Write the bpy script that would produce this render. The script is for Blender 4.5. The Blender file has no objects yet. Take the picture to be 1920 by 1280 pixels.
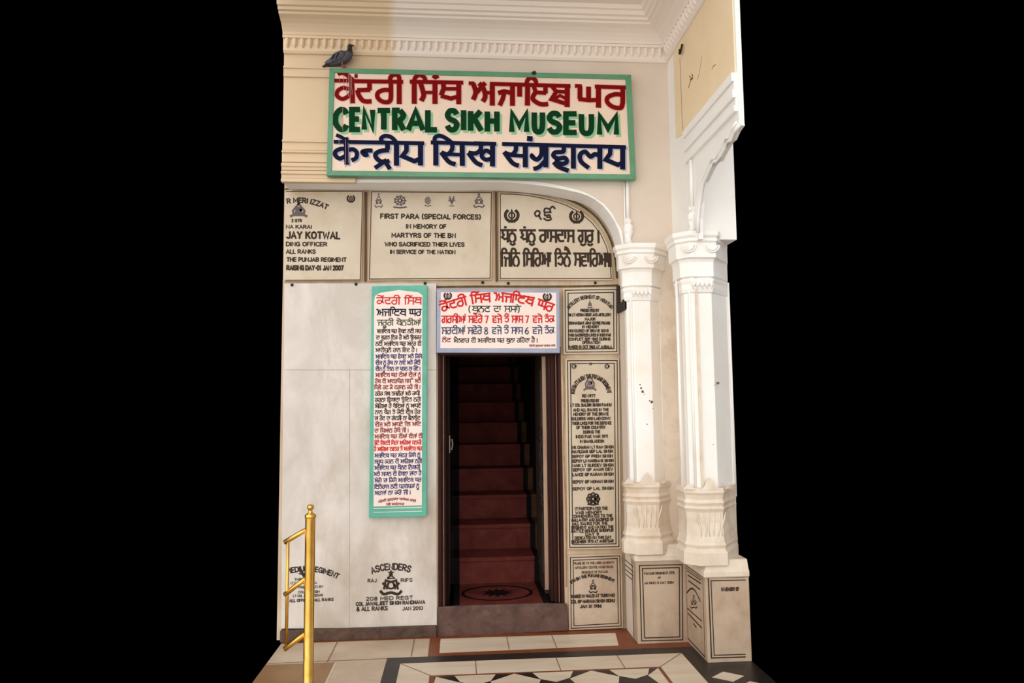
import bpy, bmesh, math, random
from mathutils import Vector, Matrix

# ------------------------------------------------------------------ camera, world, light, exposure
SC = bpy.context.scene
COL = SC.collection
F_PX, PAN, TILT, ROLL, EYE = 1331.98, 0.0753244, 0.0852591, -0.0105561, 1.65
_fw = Vector((math.sin(PAN)*math.cos(TILT), math.cos(PAN)*math.cos(TILT), math.sin(TILT)))
_r = Vector((math.cos(PAN), -math.sin(PAN), 0))
_u = _r.cross(_fw)
_c, _s = math.cos(ROLL), math.sin(ROLL)
RIGHT = _c*_r + _s*_u
UP = -_s*_r + _c*_u
cam_data = bpy.data.cameras.new('camera')
cam_data.sensor_width = 36.0
cam_data.lens = 36.0*F_PX/1920.0
cam_data.clip_start = 0.05
cam = bpy.data.objects.new('camera', cam_data)
COL.objects.link(cam)
cam.matrix_world = Matrix(((RIGHT.x, UP.x, -_fw.x, 0), (RIGHT.y, UP.y, -_fw.y, 0), (RIGHT.z, UP.z, -_fw.z, EYE), (0, 0, 0, 1)))
SC.camera = cam

SC.view_settings.view_transform = 'Standard'
SC.view_settings.look = 'None'
SC.view_settings.gamma = 1.0
SC.view_settings.use_curve_mapping = False
SC.view_settings.exposure = 0.0

# daylight: the open courtyard lies behind the camera and to its left, the building itself is dark
SKY_DIR, SKY_POWER, SKY_LO, SKY_HI = (-0.54, -0.78, 0.33), 1.98, 0.14, 0.97
world = bpy.data.worlds.new('courtyard_daylight')
SC.world = world
world.use_nodes = True
wn, wl = world.node_tree.nodes, world.node_tree.links
wn.clear()
w_out = wn.new('ShaderNodeOutputWorld')
w_bg = wn.new('ShaderNodeBackground')
w_tc = wn.new('ShaderNodeTexCoord')
w_nm = wn.new('ShaderNodeVectorMath'); w_nm.operation = 'NORMALIZE'
w_dot = wn.new('ShaderNodeVectorMath'); w_dot.operation = 'DOT_PRODUCT'
w_dot.inputs[1].default_value = Vector(SKY_DIR).normalized()
w_mr = wn.new('ShaderNodeMapRange'); w_mr.interpolation_type = 'SMOOTHSTEP'
w_mr.inputs['From Min'].default_value = SKY_LO
w_mr.inputs['From Max'].default_value = SKY_HI
w_mr.inputs['To Min'].default_value = 0.0
w_mr.inputs['To Max'].default_value = SKY_POWER
wl.new(w_tc.outputs['Generated'], w_nm.inputs[0])
wl.new(w_nm.outputs['Vector'], w_dot.inputs[0])
wl.new(w_dot.outputs['Value'], w_mr.inputs['Value'])
w_bg.inputs['Color'].default_value = (1.0, 0.98, 0.955, 1)
# a weaker share comes in through the open arches on the right
w_dot2 = wn.new('ShaderNodeVectorMath'); w_dot2.operation = 'DOT_PRODUCT'
w_dot2.inputs[1].default_value = Vector((0.78, -0.56, 0.26)).normalized()
w_mr2 = wn.new('ShaderNodeMapRange'); w_mr2.interpolation_type = 'SMOOTHSTEP'
w_mr2.inputs['From Min'].default_value = 0.5
w_mr2.inputs['From Max'].default_value = 1.0
w_mr2.inputs['To Max'].default_value = 0.65
w_sum = wn.new('ShaderNodeMath'); w_sum.operation = 'ADD'
wl.new(w_nm.outputs['Vector'], w_dot2.inputs[0])
wl.new(w_dot2.outputs['Value'], w_mr2.inputs['Value'])
wl.new(w_mr.outputs['Result'], w_sum.inputs[0])
wl.new(w_mr2.outputs['Result'], w_sum.inputs[1])
wl.new(w_sum.outputs['Value'], w_bg.inputs['Strength'])
wl.new(w_bg.outputs['Background'], w_out.inputs['Surface'])


# ------------------------------------------------------------------ pixel -> world helpers (1920 x 1280 frame)
def ray(x, y):
    return RIGHT*((x-960)/F_PX) - UP*((y-640)/F_PX) + _fw


def at(x, y, Y):
    d = ray(x, y)
    return Vector((0, 0, EYE)) + d*(Y/d.y)


def atx(x, y, X):
    d = ray(x, y)
    return Vector((0, 0, EYE)) + d*(X/d.x)


def atz(x, y, Z):
    d = ray(x, y)
    return Vector((0, 0, EYE)) + d*((Z-EYE)/d.z)


# ------------------------------------------------------------------ materials
def srgb(r, g, b):
    f = lambda c: (c/255/12.92) if c/255 <= 0.04045 else ((c/255+0.055)/1.055)**2.4
    return (f(r), f(g), f(b), 1)


def mat(name, c1, c2=None, scale=4.0, rough=0.6, metal=0.0, detail=6.0, lo=0.35, hi=0.65, bump=0.0, stretch=(1, 1, 1), c3=None, s3=1.5, lo3=0.55, hi3=0.75, spec=None):
    """noise mottled surface; c3 adds a second, larger stain layer"""
    m = bpy.data.materials.new(name)
    m.use_nodes = True
    n, l = m.node_tree.nodes, m.node_tree.links
    p = n['Principled BSDF']
    p.inputs['Roughness'].default_value = rough
    p.inputs['Metallic'].default_value = metal
    if spec is not None:
        p.inputs['Specular IOR Level'].default_value = spec
    if c2 is None:
        p.inputs['Base Color'].default_value = c1
        return m
    tc = n.new('ShaderNodeTexCoord')
    mp = n.new('ShaderNodeMapping')
    mp.inputs['Scale'].default_value = stretch
    l.new(tc.outputs['Object'], mp.inputs['Vector'])
    nz = n.new('ShaderNodeTexNoise')
    nz.inputs['Scale'].default_value = scale
    nz.inputs['Detail'].default_value = detail
    nz.inputs['Roughness'].default_value = 0.62
    nz.inputs['Distortion'].default_value = 0.6
    l.new(mp.outputs['Vector'], nz.inputs['Vector'])
    mr = n.new('ShaderNodeMapRange')
    mr.inputs['From Min'].default_value = lo
    mr.inputs['From Max'].default_value = hi
    l.new(nz.outputs['Fac'], mr.inputs['Value'])
    mx = n.new('ShaderNodeMix'); mx.data_type = 'RGBA'
    mx.inputs['A'].default_value = c1
    mx.inputs['B'].default_value = c2
    l.new(mr.outputs['Result'], mx.inputs['Factor'])
    res = mx.outputs['Result']
    if c3 is not None:
        n2 = n.new('ShaderNodeTexNoise')
        n2.inputs['Scale'].default_value = s3
        n2.inputs['Detail'].default_value = 8.0
        n2.inputs['Roughness'].default_value = 0.7
        l.new(mp.outputs['Vector'], n2.inputs['Vector'])
        r2 = n.new('ShaderNodeMapRange')
        r2.inputs['From Min'].default_value = lo3
        r2.inputs['From Max'].default_value = hi3
        l.new(n2.outputs['Fac'], r2.inputs['Value'])
        m2 = n.new('ShaderNodeMix'); m2.data_type = 'RGBA'
        m2.inputs['B'].default_value = c3
        l.new(res, m2.inputs['A'])
        l.new(r2.outputs['Result'], m2.inputs['Factor'])
        res = m2.outputs['Result']
    l.new(res, p.inputs['Base Color'])
    if bump:
        b = n.new('ShaderNodeBump')
        b.inputs['Strength'].default_value = bump
        b.inputs['Distance'].default_value = 0.01
        l.new(nz.outputs['Fac'], b.inputs['Height'])
        l.new(b.outputs['Normal'], p.inputs['Normal'])
    return m


def paint_split(name, old1, old2, new1, new2, x_edge, rough=0.7):
    """two coats of distemper: old yellowish coat left of a ragged edge, a fresher pale coat right of it"""
    m = mat(name, new1, new2, 3.0, rough, c3=None)
    n, l = m.node_tree.nodes, m.node_tree.links
    p = n['Principled BSDF']
    src = p.inputs['Base Color'].links[0].from_socket
    nz = [q for q in n if q.type == 'TEX_NOISE'][0]
    tc = [q for q in n if q.type == 'TEX_COORD'][0]
    sep = n.new('ShaderNodeSeparateXYZ')
    l.new(tc.outputs['Object'], sep.inputs[0])
    big = n.new('ShaderNodeTexNoise'); big.inputs['Scale'].default_value = 7.0; big.inputs['Detail'].default_value = 3.0
    l.new(tc.outputs['Object'], big.inputs['Vector'])
    ma = n.new('ShaderNodeMath'); ma.operation = 'MULTIPLY_ADD'
    ma.inputs[1].default_value = 0.12
    l.new(big.outputs['Fac'], ma.inputs[0]); l.new(sep.outputs['X'], ma.inputs[2])
    mr = n.new('ShaderNodeMapRange')
    mr.inputs['From Min'].default_value = x_edge - 0.03 + 0.06
    mr.inputs['From Max'].default_value = x_edge + 0.03 + 0.06
    l.new(ma.outputs[0], mr.inputs['Value'])
    om = n.new('ShaderNodeMix'); om.data_type = 'RGBA'
    om.inputs['A'].default_value = old1; om.inputs['B'].default_value = old2
    l.new(nz.outputs['Fac'], om.inputs['Factor'])
    mx = n.new('ShaderNodeMix'); mx.data_type = 'RGBA'
    l.new(mr.outputs['Result'], mx.inputs['Factor'])
    l.new(om.outputs['Result'], mx.inputs['A']); l.new(src, mx.inputs['B'])
    l.new(mx.outputs['Result'], p.inputs['Base Color'])
    return m


M = {}
M['wall'] = paint_split('cream_wall_paint', srgb(212, 186, 152), srgb(220, 194, 160), srgb(216, 200, 184), srgb(222, 206, 190), -0.46)
M['cove'] = paint_split('cream_cove_paint', srgb(226, 202, 168), srgb(232, 208, 176), srgb(238, 226, 214), srgb(240, 228, 216), -0.46)
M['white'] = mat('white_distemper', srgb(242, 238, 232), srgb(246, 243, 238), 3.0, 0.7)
M['yellow'] = mat('yellow_distemper', srgb(242, 220, 184), srgb(238, 214, 174), 2.5, 0.7, c3=srgb(246, 228, 198), s3=2.2)
M['niche'] = mat('stained_plaster', srgb(204, 184, 158), srgb(188, 162, 130), 6.0, 0.8, stretch=(1, 1, 0.3), c3=srgb(150, 116, 82), s3=2.0, lo3=0.58, hi3=0.8)
M['slab'] = mat('white_marble_slab', srgb(226, 214, 204), srgb(214, 202, 190), 2.4, 0.38, c3=srgb(196, 176, 152), s3=1.3, lo3=0.52, hi3=0.85, stretch=(1, 1, 0.6))
M['slab_low'] = mat('worn_marble_slab', srgb(220, 211, 203), srgb(198, 187, 176), 3.2, 0.4, c3=srgb(172, 152, 130), s3=1.9, lo3=0.50, hi3=0.80, stretch=(1, 1, 0.5))
M['plaque'] = mat('yellowed_marble', srgb(208, 193, 170), srgb(198, 181, 157), 3.5, 0.45, c3=srgb(182, 156, 122), s3=2.4, lo3=0.5, hi3=0.85)
M['plaque_dirty'] = mat('stained_marble', srgb(204, 184, 162), srgb(188, 166, 142), 4.0, 0.5, c3=srgb(160, 128, 104), s3=2.6, lo3=0.46, hi3=0.8)
M['die'] = mat('tan_veined_marble', srgb(196, 174, 150), srgb(176, 152, 128), 4.0, 0.45, c3=srgb(150, 112, 84), s3=2.2, lo3=0.48, hi3=0.8, stretch=(1, 1, 0.7))
M['column'] = mat('polished_white_marble', srgb(248, 245, 240), srgb(244, 237, 228), 2.2, 0.4, c3=srgb(228, 210, 184), s3=1.5, lo3=0.56, hi3=0.85)
M['base'] = mat('carved_marble', srgb(232, 219, 202), srgb(218, 201, 180), 5.0, 0.5, c3=srgb(192, 164, 130), s3=3.0, lo3=0.5, hi3=0.8)
M['floor'] = mat('floor_marble', srgb(206, 186, 162), srgb(188, 166, 142), 2.6, 0.4, c3=srgb(168, 140, 114), s3=1.7, lo3=0.5, hi3=0.85)
M['floor_b'] = mat('floor_marble_pale', srgb(222, 206, 184), srgb(206, 186, 162), 3.0, 0.4, c3=srgb(184, 156, 130), s3=2.0, lo3=0.55, hi3=0.85, stretch=(.4, 2, 1))
M['floor_brown'] = mat('floor_brown_stone', srgb(132, 72, 36), srgb(112, 56, 28), 6.0, 0.45)
M['floor_black'] = mat('floor_black_stone', srgb(42, 34, 30), srgb(30, 26, 24), 6.0, 0.4)
M['floor_tan'] = mat('floor_tan_stone', srgb(160, 124, 84), srgb(142, 106, 70), 4.0, 0.5)
M['joint'] = mat('joint_line', srgb(128, 102, 80), rough=0.9)
M['grime'] = mat('grimy_stone', srgb(98, 72, 58), srgb(66, 48, 38), 14.0, 0.8, bump=0.3, c3=srgb(58, 40, 32), s3=5.0)
M['threshold'] = mat('worn_threshold', srgb(104, 76, 66), srgb(76, 52, 44), 9.0, 0.7, bump=0.2, c3=srgb(128, 98, 86), s3=4.0, lo3=0.56, hi3=0.75)
M['green'] = mat('green_gloss_paint', srgb(92, 150, 112), srgb(84, 138, 102), 8.0, 0.35)
M['teal'] = mat('teal_gloss_paint', srgb(92, 178, 154), srgb(80, 162, 140), 7.0, 0.35)
M['lavender'] = mat('lavender_gloss_paint', srgb(160, 164, 186), srgb(146, 150, 174), 7.0, 0.35)
M['cream'] = mat('sign_cream', srgb(228, 204, 180), srgb(234, 210, 190), 5.0, 0.4, c3=srgb(226, 194, 176), s3=3.0)
M['pink'] = mat('sign_pale_pink', srgb(236, 216, 204), srgb(240, 222, 212), 5.0, 0.4)
M['l_red'] = mat('maroon_lettering', srgb(122, 6, 10), rough=0.7, spec=0.08)
M['l_green'] = mat('dark_green_lettering', srgb(8, 56, 28), rough=0.7, spec=0.08)
M['l_navy'] = mat('navy_lettering', srgb(16, 20, 50), rough=0.7, spec=0.08)
M['h_pink'] = mat('pink_shadow_paint', srgb(232, 170, 156), rough=0.7, spec=0.08)
M['h_green'] = mat('light_green_shadow_paint', srgb(140, 190, 146), rough=0.7, spec=0.08)
M['h_blue'] = mat('pale_blue_shadow_paint', srgb(164, 172, 190), rough=0.7, spec=0.08)
M['t_red'] = mat('red_lettering', srgb(206, 44, 44), rough=0.7, spec=0.08)
M['t_black'] = mat('black_lettering', srgb(52, 44, 44), rough=0.7, spec=0.08)
M['t_navy'] = mat('blue_lettering', srgb(52, 54, 108), rough=0.7, spec=0.08)
M['t_maroon'] = mat('brown_red_lettering', srgb(140, 50, 52), rough=0.7, spec=0.08)
M['t_grey'] = mat('slate_lettering', srgb(70, 74, 104), rough=0.7, spec=0.08)
M['t_dkgreen'] = mat('olive_green_lettering', srgb(58, 78, 52), rough=0.7, spec=0.08)
M['inlay'] = mat('black_inlay', srgb(60, 48, 40), rough=0.7, spec=0.1)
M['inlay_soft'] = mat('faded_inlay', srgb(104, 92, 92), rough=0.7, spec=0.1)
M['inlay_brown'] = mat('brown_inlay', srgb(96, 72, 50), rough=0.7, spec=0.1)
M['wood'] = mat('dark_door_wood', srgb(66, 34, 28), srgb(44, 22, 18), 10.0, 0.6, spec=0.15, stretch=(1, 1, 0.15))
M['wood_pale'] = mat('bare_door_edge', srgb(206, 172, 146), srgb(180, 142, 116), 9.0, 0.6, stretch=(1, 1, 0.2))
M['wood_green'] = mat('olive_door_face', srgb(58, 44, 32), srgb(42, 30, 22), 8.0, 0.6)
M['red_step'] = mat('red_oxide_stone', srgb(112, 52, 46), srgb(90, 38, 32), 5.0, 0.7, spec=0.1, c3=srgb(118, 62, 54), s3=4.0)
M['black_step'] = mat('black_step_border', srgb(20, 16, 16), srgb(14, 12, 12), 6.0, 0.7, spec=0.1)
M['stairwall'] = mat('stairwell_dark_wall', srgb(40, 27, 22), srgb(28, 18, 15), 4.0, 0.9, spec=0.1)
M['brass'] = mat('polished_brass', srgb(240, 196, 104), srgb(226, 174, 80), 12.0, 0.28, metal=1.0)
M['iron'] = mat('black_iron', srgb(30, 20, 18), srgb(40, 26, 22), 20.0, 0.7)
M['steel'] = mat('dull_steel', srgb(150, 140, 130), rough=0.4, metal=1.0)
M['feather'] = mat('grey_feathers', srgb(88, 86, 94), srgb(66, 64, 72), 30.0, 0.7)
M['feather_dk'] = mat('charcoal_feathers', srgb(46, 42, 46), srgb(30, 28, 30), 30.0, 0.6)
M['neck'] = mat('green_black_neck_feathers', srgb(34, 42, 36), srgb(26, 24, 30), 40.0, 0.4)
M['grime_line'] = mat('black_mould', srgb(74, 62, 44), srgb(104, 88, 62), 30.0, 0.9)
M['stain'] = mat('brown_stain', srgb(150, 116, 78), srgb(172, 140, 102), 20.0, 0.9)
M['skirt'] = mat('brown_stair_skirting', srgb(96, 66, 46), srgb(76, 50, 34), 6.0, 0.8, spec=0.1)
M['wood_worn'] = mat('worn_wood_edge', srgb(142, 104, 80), srgb(112, 78, 58), 12.0, 0.6)
M['dropping'] = mat('pale_droppings', srgb(172, 132, 126), rough=0.8, spec=0.1)
M['orange'] = mat('pink_bird_leg', srgb(170, 80, 70), rough=0.6)
M['beak'] = mat('dark_beak', srgb(50, 46, 46), rough=0.5)


# ------------------------------------------------------------------ mesh builder
class MB:
    def __init__(self):
        self.v, self.f, self.m = [], [], []

    def add(self, vs, fs, mi=0):
        o = len(self.v)
        self.v += [tuple(p) for p in vs]
        self.f += [tuple(i+o for i in q) for q in fs]
        self.m += [mi]*len(fs)

    def box(self, x0, x1, y0, y1, z0, z1, mi=0):
        vs = [(x, y, z) for z in (z0, z1) for y in (y0, y1) for x in (x0, x1)]
        self.add(vs, [(0, 2, 3, 1), (4, 5, 7, 6), (0, 1, 5, 4), (2, 6, 7, 3), (0, 4, 6, 2), (1, 3, 7, 5)], mi)

    def prism(self, front, back, mi=0):
        """front and back: equal length outlines (3D)"""
        n = len(front)
        self.add(list(front)+list(back), [tuple(range(n)), tuple(range(2*n-1, n-1, -1))] + [((i+1) % n, i, n+i, n+(i+1) % n) for i in range(n)], mi)

    def loft(self, rings, mi=0, cap=True, closed=True):
        n = len(rings[0])
        vs = [p for r in rings for p in r]
        fs = []
        for k in range(len(rings)-1):
            for i in range(n if closed else n-1):
                j = (i+1) % n
                fs.append((k*n+i, k*n+j, (k+1)*n+j, (k+1)*n+i))
        if cap:
            fs.append(tuple(range(n-1, -1, -1)))
            fs.append(tuple((len(rings)-1)*n+i for i in range(n)))
        self.add(vs, fs, mi)

    def tube(self, pts, r, n=12, mi=0):
        pts = [Vector(p) for p in pts]
        rs = r if isinstance(r, (list, tuple)) else [r]*len(pts)
        rings = []
        for i, p in enumerate(pts):
            d = (pts[min(i+1, len(pts)-1)] - pts[max(i-1, 0)]).normalized()
            a = d.cross(Vector((0, 1, 0.01)))
            if a.length < 0.1:
                a = d.cross(Vector((1, 0, 0)))
            a.normalize(); b = d.cross(a)
            rings.append([p + rs[i]*(math.cos(t)*a + math.sin(t)*b) for t in [2*math.pi*k/n for k in range(n)]])
        self.loft(rings, mi)

    def lathe(self, x, y, prof, n=24, mi=0):
        self.loft([[(x+r*math.cos(2*math.pi*k/n), y+r*math.sin(2*math.pi*k/n), z) for k in range(n)] for r, z in prof], mi)

    def build(self, name, mats, parent=None, smooth=False, bevel=0.0):
        me = bpy.data.meshes.new(name)
        me.from_pydata(self.v, [], self.f)
        for m in (mats if isinstance(mats, (list, tuple)) else [mats]):
            me.materials.append(M[m])
        for p, i in zip(me.polygons, self.m):
            p.material_index = i
        bm = bmesh.new(); bm.from_mesh(me)
        bmesh.ops.recalc_face_normals(bm, faces=bm.faces)
        bm.to_mesh(me); bm.free()
        if smooth:
            for p in me.polygons:
                p.use_smooth = True
        me.update()
        o = bpy.data.objects.new(name, me)
        COL.objects.link(o)
        if parent:
            o.parent = parent
        if bevel:
            b = o.modifiers.new('bevel', 'BEVEL'); b.width = bevel; b.segments = 2; b.limit_method = 'ANGLE'
        return o


def tag(o, label=None, cat=None, group=None, kind=None):
    if label: o['label'] = label
    if cat: o['category'] = cat
    if group: o['group'] = group
    if kind: o['kind'] = kind
    return o


def empty(name, label=None, cat=None, group=None, kind=None):
    o = bpy.data.objects.new(name, None)
    o.empty_display_size = 0.05
    COL.objects.link(o)
    return tag(o, label, cat, group, kind)


# ------------------------------------------------------------------ painted strokes and lettering
class Plane:
    """a face seen by the photo: maps pixels of the frame onto it; U runs to the reader's right, V is up"""
    def __init__(self, kind, c, off=0.0012):
        self.kind, self.c, self.off = kind, c, off

    def uv(self, x, y):
        if self.kind == 'Y':
            p = at(x, y, self.c); return p.x, p.z
        if self.kind == 'X':
            p = atx(x, y, self.c); return -p.y, p.z
        p = atz(x, y, self.c); return p.x, p.y

    def xyz(self, u, v, lift=0.0):
        o = self.off + lift
        if self.kind == 'Y': return (u, self.c - o, v)
        if self.kind == 'X': return (self.c - o, -u, v)
        return (u, v, self.c + o)


def smooth_pts(pts, k=5):
    out = []
    n = len(pts)
    for i in range(n-1):
        p0, p1, p2, p3 = pts[max(i-1, 0)], pts[i], pts[i+1], pts[min(i+2, n-1)]
        for j in range(k):
            t = j/k
            out.append(tuple(0.5*(2*p1[a] + (p2[a]-p0[a])*t + (2*p0[a]-5*p1[a]+4*p2[a]-p3[a])*t*t + (3*p1[a]-p0[a]-3*p2[a]+p3[a])*t**3) for a in (0, 1)))
    out.append(pts[-1])
    return out


def ribbon(mb, pl, pts, w, mi=0, lift=0.0, ext=0.0):
    """flat painted stroke of width w along pts (plane coordinates)"""
    q = [pts[0]]
    for p in pts[1:]:
        if math.hypot(p[0]-q[-1][0], p[1]-q[-1][1]) > 1e-6:
            q.append(p)
    n = len(q)
    if n < 2:
        return
    if ext:
        for a, b in ((0, 1), (-1, -2)):
            dx, dy = q[a][0]-q[b][0], q[a][1]-q[b][1]
            L = math.hypot(dx, dy)
            q[a] = (q[a][0]+dx/L*ext, q[a][1]+dy/L*ext)
    mb.k = getattr(mb, 'k', 0) + 1
    lift += (mb.k % 40)*0.00003
    vs = []
    for i in range(n):
        d0 = (q[i][0]-q[i-1][0], q[i][1]-q[i-1][1]) if i > 0 else None
        d1 = (q[i+1][0]-q[i][0], q[i+1][1]-q[i][1]) if i < n-1 else None
        d0 = d0 or d1; d1 = d1 or d0
        l0, l1 = math.hypot(*d0), math.hypot(*d1)
        n0, n1 = (-d0[1]/l0, d0[0]/l0), (-d1[1]/l1, d1[0]/l1)
        mx, my = n0[0]+n1[0], n0[1]+n1[1]
        ml = math.hypot(mx, my)
        if ml < 0.3:
            mx, my = n1; k = 1.0
        else:
            mx, my = mx/ml, my/ml
            k = min(1.7, 1.0/max(0.3, mx*n1[0]+my*n1[1]))
        vs.append(pl.xyz(q[i][0]+mx*k*w/2, q[i][1]+my*k*w/2, lift))
        vs.append(pl.xyz(q[i][0]-mx*k*w/2, q[i][1]-my*k*w/2, lift))
    mb.add(vs, [(2*i, 2*i+1, 2*i+3, 2*i+2) for i in range(n-1)], mi)


def poly(mb, pl, pts, mi=0, lift=0.0):
    mb.add([pl.xyz(u, v, lift) for u, v in pts], [tuple(range(len(pts)))], mi)


def px_ribbon(mb, pl, pts, wpx, mi=0, lift=0.0, curve=False, closed=False):
    q = [pl.uv(*p) for p in pts]
    if closed:
        q = q + [q[0]]
    if curve:
        q = smooth_pts(q)
    a, b = pl.uv(*pts[0]), pl.uv(pts[0][0], pts[0][1]+10)
    s = math.hypot(a[0]-b[0], a[1]-b[1])/10
    ribbon(mb, pl, q, wpx*s, mi, lift, ext=wpx*s*0.5 if closed else 0)


def px_poly(mb, pl, pts, mi=0, lift=0.0):
    poly(mb, pl, [pl.uv(*p) for p in pts], mi, lift)


# stroke alphabets: width, strokes; '~' marks a curved stroke; units: baseline 0, head line 10
LAT = {
 'A': (7, ["0,0 3.5,10 7,0", "1.3,3.4 5.7,3.4"]), 'B': (6.4, ["0,0 0,10 4,10", "~4,10 6,8 4,5.4", "0,5.4 4,5.4", "~4,5.4 6.4,2.8 4,0", "4,0 0,0"]),
 'C': (6.4, ["~6.4,7.8 5,9.8 2.4,9.8 0.2,7 0.2,3 2.4,.2 5,.2 6.4,2.2"]), 'D': (6.6, ["0,0 0,10 3,10", "~3,10 6.4,8 6.4,2 3,0", "3,0 0,0"]),
 'E': (5.4, ["5.4,10 0,10 0,0 5.4,0", "0,5.2 4.8,5.2"]), 'F': (5.2, ["5.2,10 0,10 0,0", "0,5.2 4.6,5.2"]),
 'G': (6.8, ["~6.4,7.8 5,9.8 2.4,9.8 0.2,7 0.2,3 2.4,.2 5,.2 6.6,2", "6.6,0 6.6,4.6 4,4.6"]), 'H': (6.4, ["0,0 0,10", "6.4,0 6.4,10", "0,5.2 6.4,5.2"]),
 'I': (0.6, ["0.3,0 0.3,10"]), 'J': (4.6, ["~4.6,10 4.6,2.6 2.6,.1 0,1.6"]), 'K': (6.4, ["0,0 0,10", "6,10 0.2,4.6", "2.2,6.2 6.4,0"]),
 'L': (5, ["0,10 0,0 5,0"]), 'M': (7.8, ["0,0 0,10 3.9,3 7.8,10 7.8,0"]), 'N': (6.6, ["0,0 0,10 6.6,0 6.6,10"]),
 'O': (7, ["~3.5,10 .8,8.4 0,5 .8,1.6 3.5,0 6.2,1.6 7,5 6.2,8.4 3.5,10"]), 'P': (6, ["0,0 0,10 3.6,10", "~3.6,10 6,7.4 3.6,4.6", "3.6,4.6 0,4.6"]),
 'Q': (7, ["~3.5,10 .8,8.4 0,5 .8,1.6 3.5,0 6.2,1.6 7,5 6.2,8.4 3.5,10", "4.2,3 7,-.6"]), 'R': (6.4, ["0,0 0,10 3.6,10", "~3.6,10 6.2,7.4 3.6,4.8", "3.6,4.8 0,4.8", "3,4.8 6.4,0"]),
 'S': (6, ["~5.8,8 4.4,9.8 1.6,9.8 .2,7.6 1.6,5.6 4.4,4.6 5.9,2.6 4.4,.2 1.6,.2 0,2.2"]), 'T': (6.2, ["0,10 6.2,10", "3.1,10 3.1,0"]),
 'U': (6.4, ["~0,10 0,3 1.4,.2 5,.2 6.4,3 6.4,10"]), 'V': (6.8, ["0,10 3.4,0 6.8,10"]), 'W': (9, ["0,10 2.2,0 4.5,8 6.8,0 9,10"]),
 'X': (6.4, ["0,0 6.4,10", "0,10 6.4,0"]), 'Y': (6.6, ["0,10 3.3,5 6.6,10", "3.3,5 3.3,0"]), 'Z': (6, ["0,10 6,10 0,0 6,0"]),
 '0': (5.6, ["~2.8,10 .2,8 .2,2 2.8,0 5.4,2 5.4,8 2.8,10"]), '1': (2.4, ["0,8 1.6,10 1.6,0"]), '2': (5.4, ["~.2,7.6 1.4,9.8 4,9.8 5.2,7.4 3.6,4.4 .2,.2", "0,0 5.4,0"]),
 '3': (5.4, ["~.2,8.6 2.4,10 4.8,8.4 4.4,6 2.4,5.2 5.2,4 4.8,1.2 2.4,0 0,1.4"]), '4': (5.8, ["4.2,0 4.2,10 0,3 5.8,3"]), '5': (5.4, ["5,10 .8,10 .4,5.6", "~.4,5.6 3,6.4 5.4,4 4,.6 1.6,0 0,1.4"]),
 '6': (5.6, ["~4.8,9.8 2,8 .2,3.6 1.4,.4 4.2,.2 5.4,2.8 4,5.2 1.6,5 .4,3"]), '7': (5.4, ["0,10 5.4,10 2,0"]), '8': (5.6, ["~2.8,5.4 .8,7 1.2,9.4 2.8,10 4.4,9.4 4.8,7 2.8,5.4 .2,3 .8,.6 2.8,0 4.8,.6 5.4,3 2.8,5.4"]),
 '9': (5.6, ["~1,.2 3.6,2 5.4,6.4 4.2,9.6 1.4,9.8 .2,7.2 1.6,4.8 4,5 5.2,7"]),
 '(': (2, ["~2,11 .4,8 .4,2 2,-1"]), ')': (2, ["~0,11 1.6,8 1.6,2 0,-1"]), '-': (3, ["0,4.6 3,4.6"]), '.': (.8, ["0,.4 .8,.4"]), '&': (7, ["~7,0 2,7 2.4,9.6 4.4,9.4 4.2,7 .4,3.6 .6,.8 3,0 6.4,4"]), ':': (.8, ["0,1.4 .8,1.4", "0,6.6 .8,6.6"]),
}
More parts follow.
